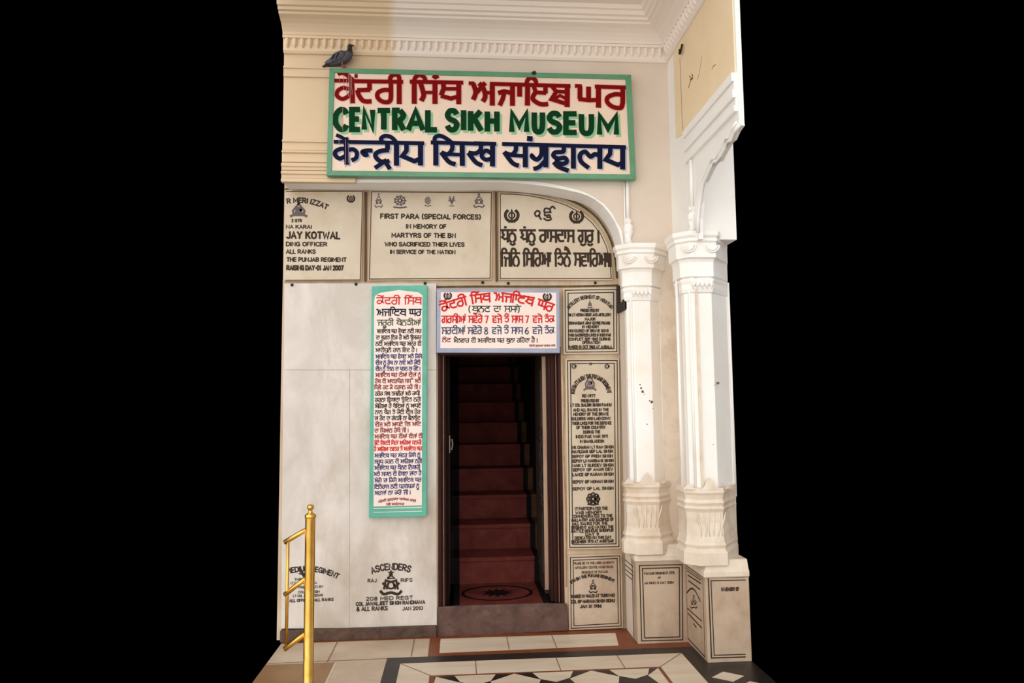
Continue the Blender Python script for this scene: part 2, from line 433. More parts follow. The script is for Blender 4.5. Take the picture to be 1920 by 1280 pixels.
# Gurmukhi: (width, strokes, head line?)
GUR = {
 'ਕ': (8.6, ["~7,10 7,6 5.2,2.2 2.4,1.2 .8,3.6 2.6,6.2 5.4,5.2 8.4,2.2"]), 'ਖ': (8.6, ["2.4,10 2.6,7 1,3.8 4.4,2.4 8,3", "2.6,7 8,7", "8,10 8,0"]),
 'ਗ': (9.4, ["5,10 5,2.4", "~5,5.8 2.6,5.8 .8,3.4 2.4,.6 4.2,.8 5,2.6", "8.6,10 8.6,0"]), 'ਘ': (9.4, ["1.6,10 1.6,3.6 5,3.2 8.6,3.4", "5,10 5,3.4", "8.6,10 8.6,0"]),
 'ਚ': (8.4, ["7,10 7,6.6 1.6,6.6", "~1.6,6.6 2,3.4 4,1 8,1", "4,6.6 4,4.4"]), 'ਜ': (8.6, ["2.8,0 3.2,6 1.4,6.8", "3.2,6 7.8,6", "7.8,10 7.8,0"]),
 'ਟ': (8, ["6.4,10 6.4,7 3,7", "~3,7 .8,5 1.8,1.8 5,.8 7.6,1.8"]), 'ਡ': (8.4, ["6.6,10 6.6,6.8 3,6.8", "~3,6.8 1.4,5.4 4,4.6 7,4.2 7.6,1.8 5,.6 2,1 1.6,2.8 4,3 6.4,1.4"]),
 'ਣ': (8.4, ["6.6,10 6.6,8 3,7.4 6.6,5.6", "~3,7.4 .8,5 1.8,1.8 5,.8 7.6,1.8"]), 'ਤ': (8.2, ["5,10 5,7.4", "~1.4,6.2 3.4,7.4 6.4,7 7.2,4.2 5,1.2 1.4,2.4"]),
 'ਦ': (8.2, ["6.4,10 6.4,6.4 1.8,6.4", "~1.8,6.4 1.6,4 3.4,1.2 7.6,1.2"]), 'ਧ': (8.4, ["2,10 2,7.6 3.4,6 1.4,4 4,2.4 7.6,3", "7.6,10 7.6,0"]),
 'ਨ': (8.6, ["4.2,10 4.2,7.4", "~3,0 .8,2 1.4,6 4.2,7.4 7,6 7.6,2 5.6,0"]), 'ਪ': (8.4, ["2,10 2,6 1,4.2 3.4,2.8 7.6,3.2", "7.6,10 7.6,0"]),
 'ਫ': (8, ["6.4,10 6.4,7 2,7", "~2,7 1.4,4 3,1.2 7.2,1", "~3,4.4 5,5.6 7,4 6,2.4 3.6,2.4"]), 'ਬ': (8.8, ["2.4,10 3,6.8 1,4 4,2.2 8,2.4", "3,6.8 8,6.8", "8,10 8,0"]),
 'ਭ': (8.4, ["~6.6,10 6,6.4 3,4.6 1.4,6 3,7.4 5.6,6 7.6,3.4 6,1 3,.8 .8,2.2"]), 'ਮ': (8.4, ["1.8,10 2.4,4.6 1.4,.8", "2.4,4.6 7.6,4.6", "7.6,10 7.6,0"]),
 'ਯ': (8.8, ["2,10 2,7.6 4,6 1.6,4.6 4,2.8 8,3.4", "8,10 8,0"]), 'ਰ': (8, ["6.6,10 6.6,2.4", "~6.6,6 3,6 .8,3.4 2.6,.6 5.2,.6 6.6,2.6"]),
 'ਲ': (9, ["3,10 4.5,7 6,10", "~3,0 .8,2 1.8,5.6 4.5,7 7.2,5.6 8,2 6,0"]), 'ਵ': (8, ["6.2,10 6.2,7.4 2,7.2", "~2,7.2 1.2,5.4 3,4.2 6.6,4.2", "~3,4.2 1.2,2.4 3,.6 7.2,.8"]),
 'ੜ': (8.2, ["6.4,10 6.4,7.6", "~6.4,7.6 3,8 2,5.6 5,5 7.4,4 6,1.4 1.6,.2"]), 'ਸ': (8.4, ["1.8,10 2.4,5.4 1.4,.8", "2.4,5.4 7.6,5.4", "7.6,10 7.6,0"]),
 'ਹ': (8, ["6.6,10 6.6,3", "~4.4,6 2,6 .8,3.4 2.6,.6 5,.6 6.6,3"]), 'ਛ': (8.6, ["6.4,10 6.4,7 2,7", "~2,7 1.4,4.8 4,4.2 7,4.2 7.6,1.4 4,.8 1.4,1.6"]),
 'ਥ': (8.4, ["2,10 2,7.6 3.4,6 1.4,4 4,2.4 7.6,3", "3.4,6 7.6,6", "7.6,10 7.6,0"]), 'ਠ': (8.2, ["4.1,10 4.1,7.4", "~4.1,7.4 1,5.6 1.4,1.6 4.1,.6 6.8,1.6 7.2,5.6 4.1,7.4"]),
 'ਅ': (9.6, ["0,10 2,10 2.8,5 1.4,1.4", "2.6,5 4.8,9.4 5.4,5 4.6,1.8", "5.4,5.4 8.8,5.4", "8.8,10 8.8,0", "7.6,10 9.6,10"], False),
 'ੲ': (8, ["2.2,10 2.4,7 6.4,7 6.4,10", "~2.4,7 .8,4 3,1.2 7.4,1"]), 'ੳ': (8.6, ["~1.2,10 2,12.8 6,12.8 7,10", "2,10 2,4.6", "~2,7 6,7.6 7,5 5,4.4", "~5,4.4 7,2.6 5,.4 2,2.4"]),
 'ਾ': (3, ["1.4,10 1.4,3.6"]), 'ਿ': (3, ["1.4,10 1.4,0", "~1.4,10 2,12.8 4.2,13.6 6.6,12.6 7,10"]), 'ੀ': (3, ["1.4,10 1.4,0", "~1.4,10 .8,12.8 -1.6,13.6 -4,12.6 -4.4,10"]),
 'ੇ': (0, ["~-7,13.2 -4,12.8 -1.6,10.4"]), 'ੈ': (0, ["~-7,13.2 -4,12.8 -1.6,10.4", "~-6.6,15 -3.6,14 -1.2,10.8"]), 'ੋ': (0, ["~-7,12 -4.6,14 -2,12.2 -1.2,13"]), 'ੌ': (0, ["~-7,12 -4.6,14 -2,12.2", "~-5,14 -3,15.4 -1,14"]),
 'ੁ': (0, ["~-6.4,-1.4 -4,-2.4 -1.4,-1.4"]), 'ੂ': (0, ["~-6.4,-1.4 -4,-2.4 -1.4,-1.4", "~-6.4,-3.4 -4,-4.4 -1.4,-3.4"]), 'ੰ': (0, ["-4,12.4 -2.6,12.4"]), 'ੱ': (0, ["~-6,13 -4.2,11.8 -2.4,13.2"]), 'ਂ': (0, ["-1.8,12.6 -.4,12.6"]), '਼': (0, ["-5,-2 -3.6,-2"]),
 '।': (2.4, ["1.2,10 1.2,0"], False), '॥': (4, ["1,10 1,0", "3,10 3,0"], False), '੧': (6, ["~4.4,5 1.6,5.4 1,8 2.6,9.8 4.6,8.4 4.6,4 5.8,.4"], False),
}


def parse(st):
    c = st.startswith('~')
    pts = [tuple(float(a) for a in p.split(',')) for p in st.lstrip('~').split()]
    return smooth_pts(pts, 4) if c else pts


_cache = {}


def glyph(ch):
    if ch not in _cache:
        if ch in GUR:
            g = GUR[ch]; _cache[ch] = (g[0], [parse(s) for s in g[1]], g[2] if len(g) > 2 else g[0] > 0)
        elif ch in LAT:
            g = LAT[ch]; _cache[ch] = (g[0], [parse(s) for s in g[1]], False)
        else:
            _cache[ch] = (5.0, [], False)
    return _cache[ch]


def layout(s, gap=2.6):
    s = s.replace('ਇ', 'ਿੲ').replace('ਆ', 'ਅਾ').replace('ਈ', 'ੲੀ').replace('ਉ', 'ੳੁ').replace('ਐ', 'ਅੈ').replace('ਏ', 'ੲੇ').replace('ਸ਼', 'ਸ').replace('ਜ਼', 'ਜ')
    out = []
    for ch in s:                                   # the short-i sign is written before its letter
        if ch == 'ਿ' and out and out[-1] not in ' ਿ' and not (len(out) > 0 and out[-1] == 'ਿ'):
            k = len(out)-1
            out.insert(k, ch)
        else:
            out.append(ch)
    res, x, head = [], 0.0, None
    for ch in out:
        if ch == ' ':
            if head is not None:
                res.append([(head, 10), (x, 10)]); head = None
            x += 4.4; continue
        w, st, h = glyph(ch)
        gur = ch in GUR
        if gur and h:
            head = x if head is None else head
        elif gur and w > 0 and head is not None:
            res.append([(head, 10), (x, 10)]); head = None
        for q in st:
            res.append([(x+a, b) for a, b in q])
        x += w + (0 if gur else gap)
    if head is not None:
        res.append([(head, 10), (x, 10)])
    return res, max(x, 1.0)


def text(mb, pl, s, x0, y0, x1, y1, wt=0.17, mi=0, arc=0.0, lift=0.0, slant=0.0, xmin=None):
    """letters of s fill the pixel box on plane pl; arc: degrees the base line bends over"""
    res, W = layout(s)
    xm, ym = (x0+x1)/2, (y0+y1)/2
    ua, ub = pl.uv(x0, ym)[0], pl.uv(x1, ym)[0]
    if arc:
        base = pl.uv(x0, y1)[1]
        h = abs(pl.uv(x0, y0)[1] - base)
    else:
        base = pl.uv(xm, y1)[1]
        h = pl.uv(xm, y0)[1] - base
    ch = ub-ua
    for q in res:
        pts = []
        for a, b in q:
            t, v = a/W, b/10*h
            if arc:
                A = math.radians(arc)
                R = ch/2/math.sin(A/2) if arc < 180 else ch/2
                th = (t-0.5)*A
                cx, cz = (ua+ub)/2, base - R*math.cos(A/2)
                pts.append((cx + (R+v)*math.sin(th), cz + (R+v)*math.cos(th)))
            else:
                pts.append((ua + t*ch, base + v + slant*t))
        if xmin is not None and min(q_[0] for q_ in pts) < pl.uv(xmin, ym)[0]:
            continue
        ribbon(mb, pl, pts, wt*h, mi, lift, ext=wt*h*0.3)


def ring(mb, pl, cx, cy, r, w, mi=0, n=20, sy=1.0):
    px_ribbon(mb, pl, [(cx+r*math.cos(2*math.pi*k/n), cy+sy*r*math.sin(2*math.pi*k/n)) for k in range(n)], w, mi, closed=True)


def khanda(mb, pl, cx, cy, r, mi=0):
    px_poly(mb, pl, [(cx, cy-r*1.15), (cx+r*.16, cy-r*.8), (cx+r*.1, cy+r*.7), (cx, cy+r), (cx-r*.1, cy+r*.7), (cx-r*.16, cy-r*.8)], mi)
    ring(mb, pl, cx, cy-r*.1, r*.46, r*.22, mi)
    for s in (-1, 1):
        px_ribbon(mb, pl, [(cx+s*r*.55, cy-r*.95), (cx+s*r*.95, cy-r*.45), (cx+s*r*.95, cy+r*.15), (cx+s*r*.6, cy+r*.65), (cx-s*r*.1, cy+r*.85)], r*.46, mi, curve=True)
        px_ribbon(mb, pl, [(cx+s*r*.15, cy+r*.75), (cx+s*r*.5, cy+r*1.05)], r*.16, mi)


def crest(mb, pl, cx, cy, w, h, mi=0, seed=0, kind='tri'):
    """small carved badge: star or crown on top, shield body with spokes, scroll below"""
    rnd = random.Random(seed)
    t = max(1.0, w*0.07)
    star = []
    for k in range(10):
        a = -math.pi/2 + k*math.pi/5
        q = w*(.16 if k % 2 == 0 else .07)
        star.append((cx+q*math.cos(a), cy-h*.42+q*math.sin(a)))
    if kind in ('tri', 'star'):
        px_poly(mb, pl, star, mi)
        px_ribbon(mb, pl, [(cx-w*.16, cy-h*.2), (cx, cy-h*.32), (cx+w*.16, cy-h*.2), (cx-w*.16, cy-h*.2)], t, mi)
        px_ribbon(mb, pl, [(cx-w*.3, cy+h*.25), (cx-w*.22, cy-h*.12), (cx, cy-h*.05), (cx+w*.22, cy-h*.12), (cx+w*.3, cy+h*.25)], t*1.3, mi)
        for s in (-1, 1):
            px_ribbon(mb, pl, [(cx+s*w*.1, cy+h*.2), (cx+s*w*.36, cy-h*.02)], t*1.6, mi)
            px_ribbon(mb, pl, [(cx+s*w*.05, cy-h*.1), (cx+s*w*.2, cy+h*.24)], t, mi)
        ring(mb, pl, cx, cy+h*.08, w*.15, t, mi, 12)
        px_ribbon(mb, pl, [(cx-w*.46, cy+h*.3), (cx-w*.3, cy+h*.44), (cx, cy+h*.38), (cx+w*.3, cy+h*.44), (cx+w*.46, cy+h*.3)], t*1.7, mi, curve=True)
    elif kind == 'shield':
        ring(mb, pl, cx, cy, w*.34, t, mi, 16, h/w*.9)
        for k in range(9):
            a = 2*math.pi*k/9
            px_ribbon(mb, pl, [(cx+w*.12*math.cos(a), cy+h*.12*math.sin(a)), (cx+w*.44*math.cos(a), cy+h*.4*math.sin(a))], t, mi)
        ring(mb, pl, cx, cy, w*.12, t*1.2, mi, 10)
        px_ribbon(mb, pl, [(cx-w*.45, cy+h*.46), (cx, cy+h*.52), (cx+w*.45, cy+h*.46)], t*1.4, mi)
    elif kind == 'drop':
        px_ribbon(mb, pl, [(cx, cy-h*.5), (cx+w*.34, cy), (cx+w*.3, cy+h*.22), (cx-w*.3, cy+h*.22), (cx-w*.34, cy)], t*1.6, mi, closed=True)
        for s in (-.2, 0, .2):
            px_ribbon(mb, pl, [(cx+s*w*.6, cy-h*.2+abs(s)*h*.4), (cx+s*w, cy+h*.2)], t*1.3, mi)
        ring(mb, pl, cx, cy-h*.05, w*.12, t*2, mi, 10)
        px_ribbon(mb, pl, [(cx-w*.5, cy+h*.42), (cx-w*.3, cy+h*.3), (cx+w*.3, cy+h*.3), (cx+w*.5, cy+h*.42)], t*2, mi)
    elif kind == 'wings':
        for s in (-1, 1):
            for k in range(3):
                px_ribbon(mb, pl, [(cx, cy+h*.1), (cx+s*w*(.28+.08*k), cy-h*(.42-.2*k))], t*1.6, mi)
        px_poly(mb, pl, [(cx, cy-h*.05), (cx+w*.18, cy+h*.15), (cx, cy+h*.4), (cx-w*.18, cy+h*.15)], mi)
        px_ribbon(mb, pl, [(cx-w*.3, cy+h*.5), (cx+w*.3, cy+h*.5)], t*1.4, mi)
    elif kind == 'flower':
        for k in range(8):
            a = 2*math.pi*k/8
            ring(mb, pl, cx+w*.3*math.cos(a), cy+h*.3*math.sin(a), w*.13, t*1.4, mi, 8)
        ring(mb, pl, cx, cy, w*.14, t*2, mi, 10)


def frame_lines(mb, pl, quad, insets, wpx=1.6, mi=0):
    """incised rectangular border lines inside a slab face given by its pixel corners TL TR BR BL"""
    (a, b, c, d) = quad
    for i in insets:
        px_ribbon(mb, pl, [(a[0]+i, a[1]+i), (b[0]-i, b[1]+i), (c[0]-i, c[1]-i), (d[0]+i, d[1]-i)], wpx, mi, closed=True)


def slab_px(name, quad, Y0, Y1, m, parent=None, bevel=0.003):
    fr = [at(x, y, Y0) for x, y in quad]
    mb = MB()
    mb.prism(fr, [(p.x, Y1, p.z) for p in fr])
    return mb.build(name, m, parent, bevel=bevel)


# ------------------------------------------------------------------ large structure
YN, YS, XJ, XW = 5.27, 5.03, 1.21, 1.571          # niche back, wall face, niche jamb, right wall face
X_L = -1.245                                       # where the photographed stretch of wall ends
CEIL = 4.47

# back wall: recess with the doorway, and the wall face with the big shallow arch cut out of it
mb = MB()
mb.box(-1.285, -0.153, YN, YN+.16, 0, 3.32)
mb.box(0.76, 1.26, YN, YN+.16, 0, 3.32)
mb.box(-0.153, 0.76, YN, YN+.16, 2.035, 3.32)
back = mb.build('wall_back', 'niche')
tag(back, 'recessed back wall around the dark doorway, hung with inscribed marble tablets', 'wall', kind='structure')

arch_px = [(905, 341), (940, 341.5), (970, 343), (1000, 346), (1030, 350), (1058, 355), (1087, 361.5), (1103, 367), (1116, 374), (1131, 386), (1144, 402), (1153, 416), (1160, 432), (1165, 450), (1167, 468)]
arch = [at(x, y, YS) for x, y in arch_px]
zt = at(760, 341, YS).z
prof = [(X_L, zt)] + [(-0.1, zt)] + [(min(p.x, XJ), p.z) for p in arch] + [(XJ, 2.70), (XJ, 0.0), (XW+.05, 0.0), (XW+.05, CEIL), (X_L, CEIL)]
mb = MB()
n = len(prof)
mb.add([(x, YS, z) for x, z in prof] + [(x, YN-.025, z) for x, z in prof], [tuple(range(n)), tuple(range(2*n-1, n-1, -1))])
mb.m = [0, 0]
for i in range(n):
    j = (i+1) % n
    mb.add([(prof[j][0], YS, prof[j][1]), (prof[i][0], YS, prof[i][1]), (prof[i][0], YN-.025, prof[i][1]), (prof[j][0], YN-.025, prof[j][1])], [(0, 1, 2, 3)], 1 if i < n-5 else 0)
face = mb.build('wall_front', ['wall', 'white'])
tag(face, 'cream painted wall face with a shallow arch, behind the large museum sign', 'wall', kind='structure')

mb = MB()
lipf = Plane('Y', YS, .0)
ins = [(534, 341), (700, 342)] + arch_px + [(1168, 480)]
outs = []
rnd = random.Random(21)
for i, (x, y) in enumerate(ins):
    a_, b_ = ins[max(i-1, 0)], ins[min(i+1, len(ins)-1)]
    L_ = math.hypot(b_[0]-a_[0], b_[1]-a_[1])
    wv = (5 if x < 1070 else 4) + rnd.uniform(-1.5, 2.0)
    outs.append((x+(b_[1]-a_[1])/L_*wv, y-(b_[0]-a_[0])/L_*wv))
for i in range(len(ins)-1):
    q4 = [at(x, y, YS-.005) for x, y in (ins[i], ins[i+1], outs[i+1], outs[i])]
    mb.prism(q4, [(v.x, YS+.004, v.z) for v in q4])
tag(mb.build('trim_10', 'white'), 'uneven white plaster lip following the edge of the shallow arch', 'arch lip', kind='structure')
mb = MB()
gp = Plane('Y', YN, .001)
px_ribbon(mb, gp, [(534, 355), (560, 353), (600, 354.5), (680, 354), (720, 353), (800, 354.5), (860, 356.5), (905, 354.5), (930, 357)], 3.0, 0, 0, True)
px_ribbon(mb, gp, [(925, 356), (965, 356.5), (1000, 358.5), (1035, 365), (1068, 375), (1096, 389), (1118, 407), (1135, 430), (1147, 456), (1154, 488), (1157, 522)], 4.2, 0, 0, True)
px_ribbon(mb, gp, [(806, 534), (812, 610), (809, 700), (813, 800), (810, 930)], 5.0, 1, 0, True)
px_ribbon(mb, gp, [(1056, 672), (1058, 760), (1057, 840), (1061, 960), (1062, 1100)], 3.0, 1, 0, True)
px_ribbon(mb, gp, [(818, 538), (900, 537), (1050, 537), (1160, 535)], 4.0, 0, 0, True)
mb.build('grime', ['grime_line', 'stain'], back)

# raised mouldings on the wall face left of / behind the sign, returning down as a thin colonnette
mb = MB()
def ledge(y0, y1, proud, x1px=1178):
    z0, z1 = at(575, y1, YS-proud).z, at(575, y0, YS-proud).z
    mb.box(X_L, at(x1px, 330, YS).x, YS-proud, YS+.01, z0, z1)
for y0, y1, pr in ((124, 128, .024), (128, 144, .014), (262, 266, .022), (266, 282, .008), (282, 286, .03), (286, 304, .014), (305, 312, .034), (312, 319, .024), (320, 326, .036), (326, 334, .022), (334, 341, .032)):
    ledge(y0, y1, pr, 640 if y0 < 262 else 668)
o = mb.build('trim_1', 'wall', bevel=0.004)
tag(o, 'stacked horizontal plaster mouldings left of the large museum sign', 'moulding', kind='structure')

def colonnette(name, kind, xa, ya, yb, yc, c, label):
    """thin vertical bead ending in a little carved bud"""
    e = empty(name, label, 'moulding', kind='structure')
    f = (lambda x, y: at(x, y, c-.012)) if kind == 'Y' else (lambda x, y: atx(x, y, c-.012))
    m1 = MB(); a, b = f(xa, ya), f(xa+1.5, yb)
    m1.tube([a, b], 0.013, 10)
    off = Vector((-.024, 0, 0)) if kind == 'Y' else Vector((0, .03, 0))
    m1.tube([a+off, b+off+Vector((0, 0, -.2))], 0.006, 8)
    m1.build('bead', 'white', e, smooth=True)
    m2 = MB(); d = f(xa+3, yc)
    L = b.z-d.z
    m2.lathe(b.x, b.y, [(.014, b.z+.005), (.03, b.z-.02), (.02, b.z-.04), (.036, b.z-L*.35), (.03, b.z-L*.6), (.018, b.z-L*.8), (.034, b.z-L)], 10)
    rnd = random.Random(3)
    for k in range(9):
        a2 = rnd.uniform(0, 6.28); zz = b.z-L*rnd.uniform(.05, .6)
        m2.lathe(b.x+.026*math.cos(a2), b.y+.026*math.sin(a2), [(.001, zz-.014), (.011, zz-.006), (.012, zz+.006), (.001, zz+.014)], 8)
    m2.build('bud', 'white', e, smooth=True)
    return e
colonnette('trim_2', 'Y', 1176, 336, 410, 458, YS, 'thin plaster bead with carved bud above the inner column')

# right wall: pier, far jamb and wall over its arched opening
cusp = [(1310, 436), (1310, 410), (1313, 380), (1320, 342), (1334, 312), (1341, 303), (1347, 302), (1353, 290), (1361, 275), (1367, 266), (1372, 262), (1379, 246), (1387, 235)]
cp = [atx(x, y, XW) for x, y in cusp]
Y_END, Y_J = 3.75, 4.50
pz = [(YS+.24, 0), (YS+.24, CEIL), (Y_END, CEIL), (Y_END, max(cp[-1].z, 3.19))] + [(p.y, p.z) for p in reversed(cp)] + [(Y_J-.03, 2.70), (Y_J+.09, 2.70), (Y_J+.09, 0)]
mb = MB()
mb.prism([(XW, y, z) for y, z in pz], [(XW+.03, y, z) for y, z in pz])
mb.box(XW+.02, 1.85, Y_J+.24, YS+.24, 0, 2.72)
mb.box(XW+.02, 1.862, Y_J+.06, YS+.24, 2.72, 3.75)
rw = mb.build('wall_right', 'white')
tag(rw, 'white right wall with a cusped arch opening beside the outer column', 'wall', kind='structure')
# yellow painted field above the arch frame
yz = [atx(x, y, XW) for x, y in ((1261, 118), (1268, 255), (1287, 257), (1383, 147), (1384, 60))]
mb = MB()
yl = atx(1267, 200, XW).y
poly_pts = [(yl, 4.19), (yl, yz[1].z-.02), (atx(1289, 255, XW).y, 3.49), (Y_END+.02, 3.49), (Y_END+.02, 4.19)]
mb.prism([(XW-.006, y, z) for y, z in poly_pts], [(XW+.01, y, z) for y, z in poly_pts])
o = mb.build('trim_3', 'yellow')
tag(o, 'yellow distempered field between cornice and arch frame on the right wall', 'wall panel', kind='structure')
cr = MB()
pr = Plane('X', XW-.006)
px_ribbon(cr, pr, [(1275, 110), (1276.5, 150), (1279, 220), (1281, 246)], 1.2, curve=True)
px_ribbon(cr, pr, [(1291, 165), (1295, 152), (1299, 143), (1297, 139)], 2.2, curve=True)
px_ribbon(cr, pr, [(1294, 149), (1300, 147)], 1.6); px_ribbon(cr, pr, [(1292, 142), (1297, 147)], 1.4)
px_ribbon(cr, pr, [(1308, 150), (1313, 128), (1316, 105)], 0.8, curve=True)
px_ribbon(cr, pr, [(1335, 130), (1338, 124), (1342, 121)], 1.2, curve=True)
cr.build('crack', 'inlay_brown', o)
# frame of the arch on the right wall: horizontal bands
mb = MB()
for z0, z1, prd in ((3.44, 3.492, .03), (3.395, 3.44, .018), (3.345, 3.395, .028), (3.30, 3.345, .012), (3.265, 3.30, .022)):
    mb.box(XW-prd, XW+.01, Y_END+.01, atx(1290, 290, XW).y+.02, z0, z1)
o = mb.build('trim_4', 'white', bevel=.004)
tag(o, 'white horizontal frame mouldings over the cusped arch on the right wall', 'moulding', kind='structure')
# raised lip following the cusped arch
lip = MB()
for off_y, off_z, r in ((0, 0, .012), (.035, .03, .009)):
    lip.tube([(XW-.004, p.y+off_y, p.z+off_z) for p in cp], r, 8)
o = lip.build('trim_5', 'white', smooth=True)
tag(o, 'raised double lip along the cusped arch edge on the right wall', 'moulding', kind='structure')
colonnette('trim_6', 'X', 1295.5, 300, 388, 434, XW, 'thin plaster bead with carved bud above the outer column')

# cornice: tongue band and cove, mitred in the corner
def sweep(mb, prof, y_end, mi=0):
    a = [(X_L, YS-d, z) for d, z in prof]
    b = [(XW-d, YS-d, z) for d, z in prof]
    c = [(XW-d, y_end, z) for d, z in prof]
    n = len(prof)
    mb.add(a+b+c, [(k*n+i, k*n+i+1, (k+1)*n+i+1, (k+1)*n+i) for k in range(2) for i in range(n-1)], mi)
mb = MB()
sweep(mb, [(-.01, 4.165), (.018, 4.165), (.03, 4.18), (.034, 4.262), (.052, 4.264), (.056, 4.282), (-.01, 4.286)], Y_END)
def tongue(mb, p, ax, nrm, w=.0175, z1=4.26, z0=4.195, t=.027):
    """rounded pendant tongue"""
    rings = []
    for s, dz in ((1, 0), (1, -.03), (.85, -.045), (.45, -.058), (.08, -.064)):
        q = []
        for k in range(7):
            a = math.pi*k/6
            q.append(Vector(p) + ax*(w*s*math.cos(a)) + nrm*(.03+t*s*math.sin(a)) + Vector((0, 0, z1+dz)))
        rings.append(q)
    mb.loft(rings, 0, True, True)
pitch = 0.0533
k = 0
x = X_L+.03
while x < XW-.06:
    tongue(mb, (x, YS, 0), Vector((1, 0, 0)), Vector((0, -1, 0))); x += pitch
y = YS-.10
while y > Y_END+.03:
    tongue(mb, (XW, y, 0), Vector((0, -1, 0)), Vector((-1, 0, 0))); y -= pitch
o = mb.build('trim_7', 'cove')
tag(o, 'plaster cornice band of small pendant tongues under the cove', 'cornice', kind='structure')
mb = MB()
sweep(mb, [(.0, 4.285), (.05, 4.288), (.056, 4.305), (.075, 4.325), (.10, 4.345), (.135, 4.362), (.175, 4.374), (.175, 4.388), (.2, 4.391), (.205, 4.408), (.226, 4.412), (.232, 4.44), (.25, 4.444), (.26, 4.47), (.0, 4.48)], Y_END)
o = mb.build('trim_8', 'cove')
tag(o, 'concave cream cove with stepped mouldings below the ceiling', 'cove', kind='structure')
mb = MB(); mb.box(X_L, 1.63, 3.5, YN+.02, CEIL, CEIL+.1)
tag(mb.build('ceiling', 'cove'), 'cream ceiling edge above the cove', 'ceiling', kind='structure')

# ------------------------------------------------------------------ floor with its stone inlays
mb = MB()
FL = ['floor', 'floor_b', 'floor_brown', 'floor_black', 'floor_tan', 'joint']
XF0, XF1, YF0 = -1.235, 1.845, 3.9
def fq(pts, mi, h=0.0):
    mb.add([(x, y, h) for x, y in pts], [tuple(range(len(pts)))], mi)
def fr(x0, x1, y0, y1, mi, h=0.0):
    fq([(x0, y0), (x1, y0), (x1, y1), (x0, y1)], mi, h)
mb.box(XF0, XF1, YF0, YN, -.06, -.004, 0)
mb.box(-3.0, 3.0, 0.9, YF0, -.06, 0, 0)
fr(XF0, XF1, YF0, YN, 0)
h1, h2, h3, h4, h5 = .0006, .0012, .0018, .0024, .0030
# tan stone left of the white strip, grey slabs right of it
fr(XF0, -.80, YF0, 4.79, 4, h1)
fr(-.80, -.788, YF0, 4.77, 1, h2)
# brown bands round the strip in front of the doorstep and along the plinth
fr(-.21, 1.215, 4.832, 5.26, 2, h1)
fr(XF0, -.21, 5.19, 5.26, 2, h1)
fr(1.215, 1.575, 4.832, 4.94, 2, h1)
fq([(-.135, 4.884), (1.073, 4.905), (1.108, 5.163), (-.135, 5.172)], 1, h2)
# black band, pale border, thin brown line, patterned field
fr(-.472, 1.575, YF0, 4.832, 3, h1)
fr(1.575, XF1, YF0, 4.56, 3, h1)
fr(-.378, 1.449, YF0, 4.72, 1, h2)
fr(-.185, 1.245, YF0, 4.498, 2, h3)
fr(-.155, 1.222, YF0, 4.474, 3, h4)
P = .475
for r in range(4):
    yy = 4.474 - r*.30
    for k in range(-1, 4):
        xc = .567 - P + k*P + (P/2 if r % 2 else 0)
        def clip(pts):
            return [(min(1.222, max(-.155, a)), min(4.474, max(YF0, b))) for a, b in pts]
        if xc - .24 > 1.22 or xc + .24 < -.15:
            continue
        hexa = [(xc-.125, yy), (xc+.125, yy), (xc+.09, yy-.10), (xc, yy-.155), (xc-.09, yy-.10)]
        fq(clip(hexa), 1, h5)
        xd = xc + P/2
        dia = [(xd, yy), (xd+.15, yy-.11), (xd+.11, yy-.26), (xd, yy-.30), (xd-.11, yy-.26), (xd-.15, yy-.11)]
        if xd - .15 < 1.21:
            fq(clip(dia), 1, h5)
# chequer in the opening at the far right
for k in range(5):
    for q in range(4):
        yy, xx = 4.30 - q*.16, 1.60 + k*.2 + (.1 if q % 2 else 0)
        pts = [(xx, yy+.08), (xx+.1, yy), (xx, yy-.08), (xx-.1, yy)]
        if xx+.1 < XF1 and yy-.08 > YF0:
            fq(pts, 1, h2)
# joints between the slabs
def joint(x0, y0, x1, y1, w=.006):
    d = Vector((x1-x0, y1-y0)).normalized(); nx, ny = -d.y*w/2, d.x*w/2
    fq([(x0+nx, y0+ny), (x1+nx, y1+ny), (x1-nx, y1-ny), (x0-nx, y0-ny)], 5, h4)
joint(-.318, 4.84, -.318, 5.19); joint(-.85, 4.80, -.85, 5.19); joint(XF0, 4.81, -.472, 4.82)
for x in (.33, .65):
    joint(x, 4.9, x, 5.16)
for x in (.10, .62, 1.02):
    joint(x, 4.49, x, 4.72)
joint(-.378, 4.72, -.17, 4.49); joint(1.449, 4.72, 1.237, 4.49)
floor = mb.build('floor', FL)
tag(floor, 'cream marble floor with brown and black stone bands and a chequered field', 'floor', kind='structure')

mb = MB(); mb.box(-1.25, -.165, 5.212, YN, 0, .078)
tag(mb.build('baseboard_left', 'grime', bevel=.004), 'dark grimy stone skirting under the marble slabs', 'skirting', kind='structure')

# ------------------------------------------------------------------ stairwell and doorway
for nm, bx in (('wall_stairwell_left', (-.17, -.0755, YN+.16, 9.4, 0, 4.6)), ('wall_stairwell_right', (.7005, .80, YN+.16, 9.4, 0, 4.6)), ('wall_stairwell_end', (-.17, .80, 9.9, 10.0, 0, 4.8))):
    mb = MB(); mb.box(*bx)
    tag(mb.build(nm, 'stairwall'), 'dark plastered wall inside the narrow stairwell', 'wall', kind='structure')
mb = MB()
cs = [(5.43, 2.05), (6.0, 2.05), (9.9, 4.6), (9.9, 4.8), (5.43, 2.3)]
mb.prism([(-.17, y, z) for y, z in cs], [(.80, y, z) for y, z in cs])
tag(mb.build('ceiling_stairwell', 'stairwall'), 'dark sloping ceiling above the red stairs', 'ceiling', kind='structure')

